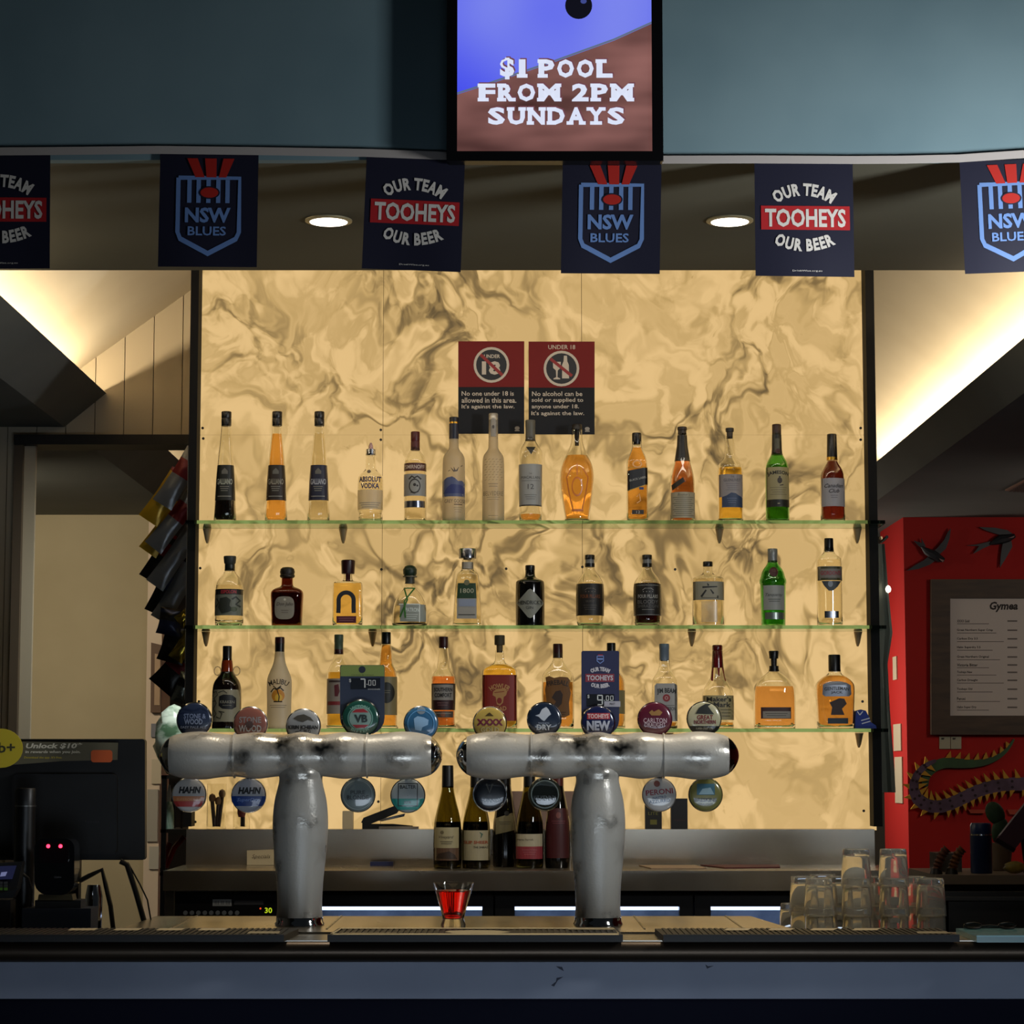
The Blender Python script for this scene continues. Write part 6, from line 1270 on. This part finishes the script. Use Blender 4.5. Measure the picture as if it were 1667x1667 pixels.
for (a, b_, c, d, m) in ((1576, 1606, 1318, 1324, 'a8402a'), (1640, 1668, 1318, 1326, 'a8402a')):
    plate('red_belly_scale', [(a, c), (b_, c), (b_ - 4, d), (a + 4, d)], YR - .018, .016, mat(m, .6), dg)
# papers on the end face of the red wall
def YX(px, py, X):
    u = (CY - py) / FPX; return X / ((px - CX) / FPX) * (CT - ST * u)
for i, (a, b_, c, d, lab) in enumerate(((1455, 1461, 1068, 1106, 'narrow white strip on the end face of the red wall'), (1456, 1468, 1178, 1222, 'upper pale notice on the end face of the red wall'), (1458, 1470, 1232, 1308, 'lower pale notice on the end face of the red wall'))):
    ya, yb = YX(a, c, xr0), YX(b_, c, xr0); zt1, zb1 = P(b_, c, yb).z, P(b_, d, yb).z
    mk('wall_notice', box(xr0 - .006, xr0 - .0003, yb, ya, zb1, zt1), mat('b0a690', .7), label=lab, cat='notice')

# apron hanging behind the right post
ap_rows = [(885, 1424, 1440), (920, 1423, 1443), (960, 1422, 1446), (1000, 1421, 1450), (1030, 1420, 1453), (1050, 1422, 1450), (1080, 1425, 1445), (1120, 1427, 1447), (1160, 1428, 1449), (1200, 1428, 1452), (1250, 1430, 1456), (1290, 1432, 1458)]
V = []; F = []; nc = 8
for s in (0, 1):
    for j, (py, a, b_) in enumerate(ap_rows):
        for i in range(nc + 1):
            u = i / nc; Y = 7.56 + .012 * math.sin(u * 11 + j * .25) + s * .004; V.append(P(a + (b_ - a) * u, py, Y))
m_ = len(ap_rows) * (nc + 1)
for j in range(len(ap_rows) - 1):
    for i in range(nc):
        a = j * (nc + 1) + i; F += [(a, a + 1, a + nc + 2, a + nc + 1), (a + m_, a + nc + 1 + m_, a + nc + 2 + m_, a + 1 + m_)]
rg = [i for i in range(nc + 1)] + [j * (nc + 1) + nc for j in range(1, len(ap_rows))] + [(len(ap_rows) - 1) * (nc + 1) + i for i in range(nc - 1, -1, -1)] + [j * (nc + 1) for j in range(len(ap_rows) - 2, 0, -1)]
for a, b_ in zip(rg, rg[1:] + rg[:1]): F.append((a, a + m_, b_ + m_, b_))
apr = thing('hanging_apron', 'grey-green apron hanging beside the right end of the marble wall', 'apron', P(1440, 1290, 7.56))
mk('cloth', (V, F), mat('7d8174', .9), apr, True)
qh = P(1436, 884, 7.55); mk('hook', tube([(qh.x, 7.45, qh.z + .01), (qh.x, 7.56, qh.z + .005), (qh.x, 7.575, qh.z + .02)], .005), M_chrome, apr, True)
hk = P(1446, 959, 7.55); mk('small_bulb', lathe([(.0005, -.012), (.007, -.008), (.009, 0), (.006, .008), (.0005, .012)], (hk.x, 7.55, hk.z), 'z', 14), mat('fff4de', .4, emit=4.), label='tiny glowing bulb beside the hanging apron', cat='bulb', smooth=True)

# ================================================================== RIGHT: SIDE COUNTER AND ITS THINGS
YSC = 8.0
zs = P(1600, 1424, YSC).z
sd = thing('side_counter', 'dark side counter with pale worktop in front of the red wall', 'counter', (P(1700, 1424, YSC).x, YSC, 0))
sx0 = P(1521, 1424, YSC).x
mk('cabinet', box(sx0 + .03, 2.4, YSC, YSC + .5, 0, zs - .03), mat('1c1a19', .5), sd)
mk('worktop', box(sx0, 2.4, YSC - .03, YSC + .52, zs - .03, zs), mat('84796c', .4), sd)
kb = K(1598, 1380, YSC + .1); qb = P(1598, 1420, YSC + .1)
fl = thing('blue_flask', 'tall dark blue flask with a thin silver ring on the side counter', 'flask', (qb.x, YSC + .1, zs + .0005))
zq = lambda py: zs + .0005 + (1421 - py) * kb
mk('flask_body', lathe([(17 * kb, zq(1421)), (17.5 * kb, zq(1418)), (17.5 * kb, zq(1360))], (qb.x, YSC + .1, 0), 'z', 28), mat('12244a', .35), fl, 40)
mk('ring', lathe([(17.8 * kb, zq(1360)), (17.8 * kb, zq(1357.5))], (qb.x, YSC + .1, 0), 'z', 28), M_chrome, fl, 40)
mk('cap', lathe([(17 * kb, zq(1357.5)), (17 * kb, zq(1343)), (15 * kb, zq(1340))], (qb.x, YSC + .1, 0), 'z', 28), mat('142a58', .35), fl, 40)
ct = thing('cactus', 'green paddle cactus behind the blue flask', 'plant', (P(1618, 1420, YSC + .3).x, YSC + .3, zs + .0005))
def paddle(cx_, cy_, rx, rz, an):
    kk = K(cx_, cy_, YSC + .3); c = P(cx_, cy_, YSC + .3)
    pr = [(math.sin(math.pi * i / 10), -math.cos(math.pi * i / 10)) for i in range(11)]; V, F = lathe([(max(r_, .01), h) for r_, h in pr], (0, 0, 0), 'z', 16)
    ca, sa = math.cos(an), math.sin(an)
    V = [(c.x + (x * rx * ca - z * rz * sa) * kk, YSC + .3 + y * rx * .45 * kk, c.z + (x * rx * sa + z * rz * ca) * kk) for x, y, z in V]
    return V, F
mg = nmat('cactus_green', '25402a', '38583a', 20, 3, .6)
mk('paddle', paddle(1620, 1324, 15, 20, .5), mg, ct, True); mk('paddle', paddle(1628, 1352, 14, 22, -.2), mg, ct, True)
qc = P(1630, 1395, YSC + .3); kq = K(1630, 1395, YSC + .3); mk('pot', lathe([(14 * kq, zs + .0005), (19 * kq, P(1630, 1372, YSC + .3).z)], (qc.x, YSC + .3, 0), 'z', 20), mat('6a5a4a', .7), ct, True)
tb = thing('order_tablet', 'tilted purple-grey order screen at the right picture edge', 'tablet', (P(1660, 1420, YSC + .05).x, YSC + .05, zs + .0005))
mk('tablet_back', prism3([P(1622, 1368, YSC + .02), P(1650, 1385, YSC + .02), P(1720, 1300, YSC + .08), P(1690, 1282, YSC + .08)], (.01, .03, .012)), mat('4a3440', .45), tb)
mk('tablet_edge', prism3([P(1620, 1370, YSC + .015), P(1650, 1388, YSC + .015), P(1654, 1382, YSC + .018), P(1624, 1364, YSC + .018)], (0, .035, 0)), mat('1c1014', .4), tb)
mk('tablet_stand', tube([P(1668, 1350, YSC + .08), P(1674, 1400, YSC + .12), (P(1674, 1420, YSC + .12).x, YSC + .12, zs + .001)], .018), M_black, tb, True)
for px, py, lab, c in ((1512, 1400, 'left knobbly brown wooden handle standing on the side counter edge', '5d3426'), (1553, 1408, 'right knobbly brown wooden handle leaning beside the blue flask', '6d4426')):
    t = thing('wooden_handle', lab, 'handle', (P(px + (12 if px < 1530 else -4), 1424, YSC + .04).x, YSC + .04, zs + .0005), 'knobbly wooden handles')
    x_ = px + (12 if px < 1530 else -4)
    path = [P(x_, 1424, YSC + .04), P(x_ + 2, 1412, YSC + .04), P(x_ + 6, 1400, YSC + .04), P(x_ + 12, 1388, YSC + .04), P(x_ + 20, 1380, YSC + .04)]
    path[0].z = zs + .0006
    fine = []
    for a, b_ in zip(path, path[1:]):
        for i in range(4): fine.append(a.lerp(b_, i / 4))
    mk('beaded_grip', tube(fine, [.012 + .005 * (i % 2) for i in range(len(fine))], 10), mat(c, .5), t, True)
    mk('socket', lathe([(.022, zs + .0006), (.016, zs + .02)], (path[0].x, YSC + .04, 0), 'z', 14), M_black, t, True)
mk('steel_box', box(P(1526, 1410, YSC + .2).x, P(1566, 1410, YSC + .2).x, YSC + .2, YSC + .35, zs + .0005, P(1540, 1389, YSC + .2).z), M_steel2, label='low steel box behind the two knobbly handles', cat='box')
blob('yellow_packet', 1652, 1412, 18, 10, YSC + .02, .03, nmat('yellow_mottle', '4a4420', 'a8902e', 14, 3, .6), 'crumpled yellow packet under the order screen', 'packet', .12, zs + .0005)
# black box near the glasses
YBX = 6.04
bb = thing('black_caddy', 'open black plastic caddy right of the stacked glasses', 'caddy', (P(1640, 1510, YBX).x, YBX, ZBN + .0005))
bx0, bx1, bz = P(1540, 1480, YBX).x, P(1760, 1480, YBX).x, P(1600, 1462, YBX).z
for sh in (box(bx0, bx1, YBX, YBX + .006, ZBN + .0005, bz), box(bx0, bx1, YBX + .24, YBX + .246, ZBN + .0005, bz + .004), box(bx0, bx0 + .006, YBX, YBX + .246, ZBN + .0005, bz), box(bx1 - .006, bx1, YBX, YBX + .246, ZBN + .0005, bz), box(bx0, bx1, YBX, YBX + .246, ZBN + .0005, ZBN + .006)):
    mk('panel', sh, mat('0b0b0b', .6), bb)
mk('rim', [box(bx0 - .004, bx1 + .004, YBX - .004, YBX, bz - .006, bz + .003)], mat('1f1d1a', .5), bb)
# teal tray with spectacles on the bar top
zt3 = ZCT + .0005
ty = thing('change_tray', 'flat teal plastic tray on the bar at the right picture edge', 'tray', (P(1640, 1520, YZ(1520, ZCT)).x, YZ(1520, ZCT), zt3))
zt4 = ZCT + .014; pp = [P(x, y, YZ(y, zt4)) for x, y in ((1590, 1524), (1760, 1524), (1740, 1510), (1556, 1510))]
mk('tray_base', prism3([(p.x, p.y, zt3) for p in pp], (0, 0, .012)), mat('5d9aa0', .25, 0, .4), ty)
mk('tray_lip', prism3([(p.x, p.y, zt3 + .012) for p in (pp[0], pp[1], pp[1] + Vector((0, .008, 0)), pp[0] + Vector((0, .008, 0)))], (0, 0, .003)), mat('5d9aa0', .25), ty)
sp = thing('spectacles', 'black folded spectacles lying on the teal tray', 'spectacles', (P(1612, 1512, YZ(1512, zt4)).x, YZ(1512, zt4), zt3 + .012))
ysx = YZ(1511.5, zt4)
for px in (1584, 1640):
    q = P(px, 1511, ysx); mk('lens_rim', tube([(q.x + .020 * math.cos(a), ysx + .006 * math.sin(a), zt3 + .0135 + .006 + .006 * math.sin(a)) for a in [2 * math.pi * i / 14 for i in range(15)]], .0022), mat('0c0c0d', .3), sp, True)
mk('bridge', tube([P(1596, 1508, ysx), P(1612, 1506.5, ysx), P(1628, 1508, ysx)], .002), mat('0c0c0d', .3), sp, True)
mk('temple', tube([(P(1570, 1511, ysx).x, ysx + .01, zt3 + .0145), (P(1640, 1511, ysx).x, ysx + .04, zt3 + .0145)], .002), mat('0c0c0d', .3), sp, True)

# small vent in the lower ceiling on the right
vt = thing('ceiling_vent', 'small pinkish slatted vent in the lower ceiling at the right edge', 'vent', P(1664, 792, YZ(792, br.z - .006)))
vp = [P(x, y, YZ(y, br.z - .006)) for x, y in ((1636, 799), (1672, 780), (1704, 780), (1668, 801))]
mk('vent_frame', prism3([(p.x, p.y, br.z - .006) for p in vp], (0, 0, .0055)), mat('9a7664', .6), vt)
for i in range(1, 5):
    a = vp[0].lerp(vp[3], i / 5); b_ = vp[1].lerp(vp[2], i / 5)
    mk('slat', prism3([(a.x, a.y, br.z - .009), (b_.x, b_.y, br.z - .009), (b_.x + .012, b_.y, br.z - .009), (a.x + .012, a.y, br.z - .009)], (0, 0, .0028)), mat('3a2a24', .6), vt)
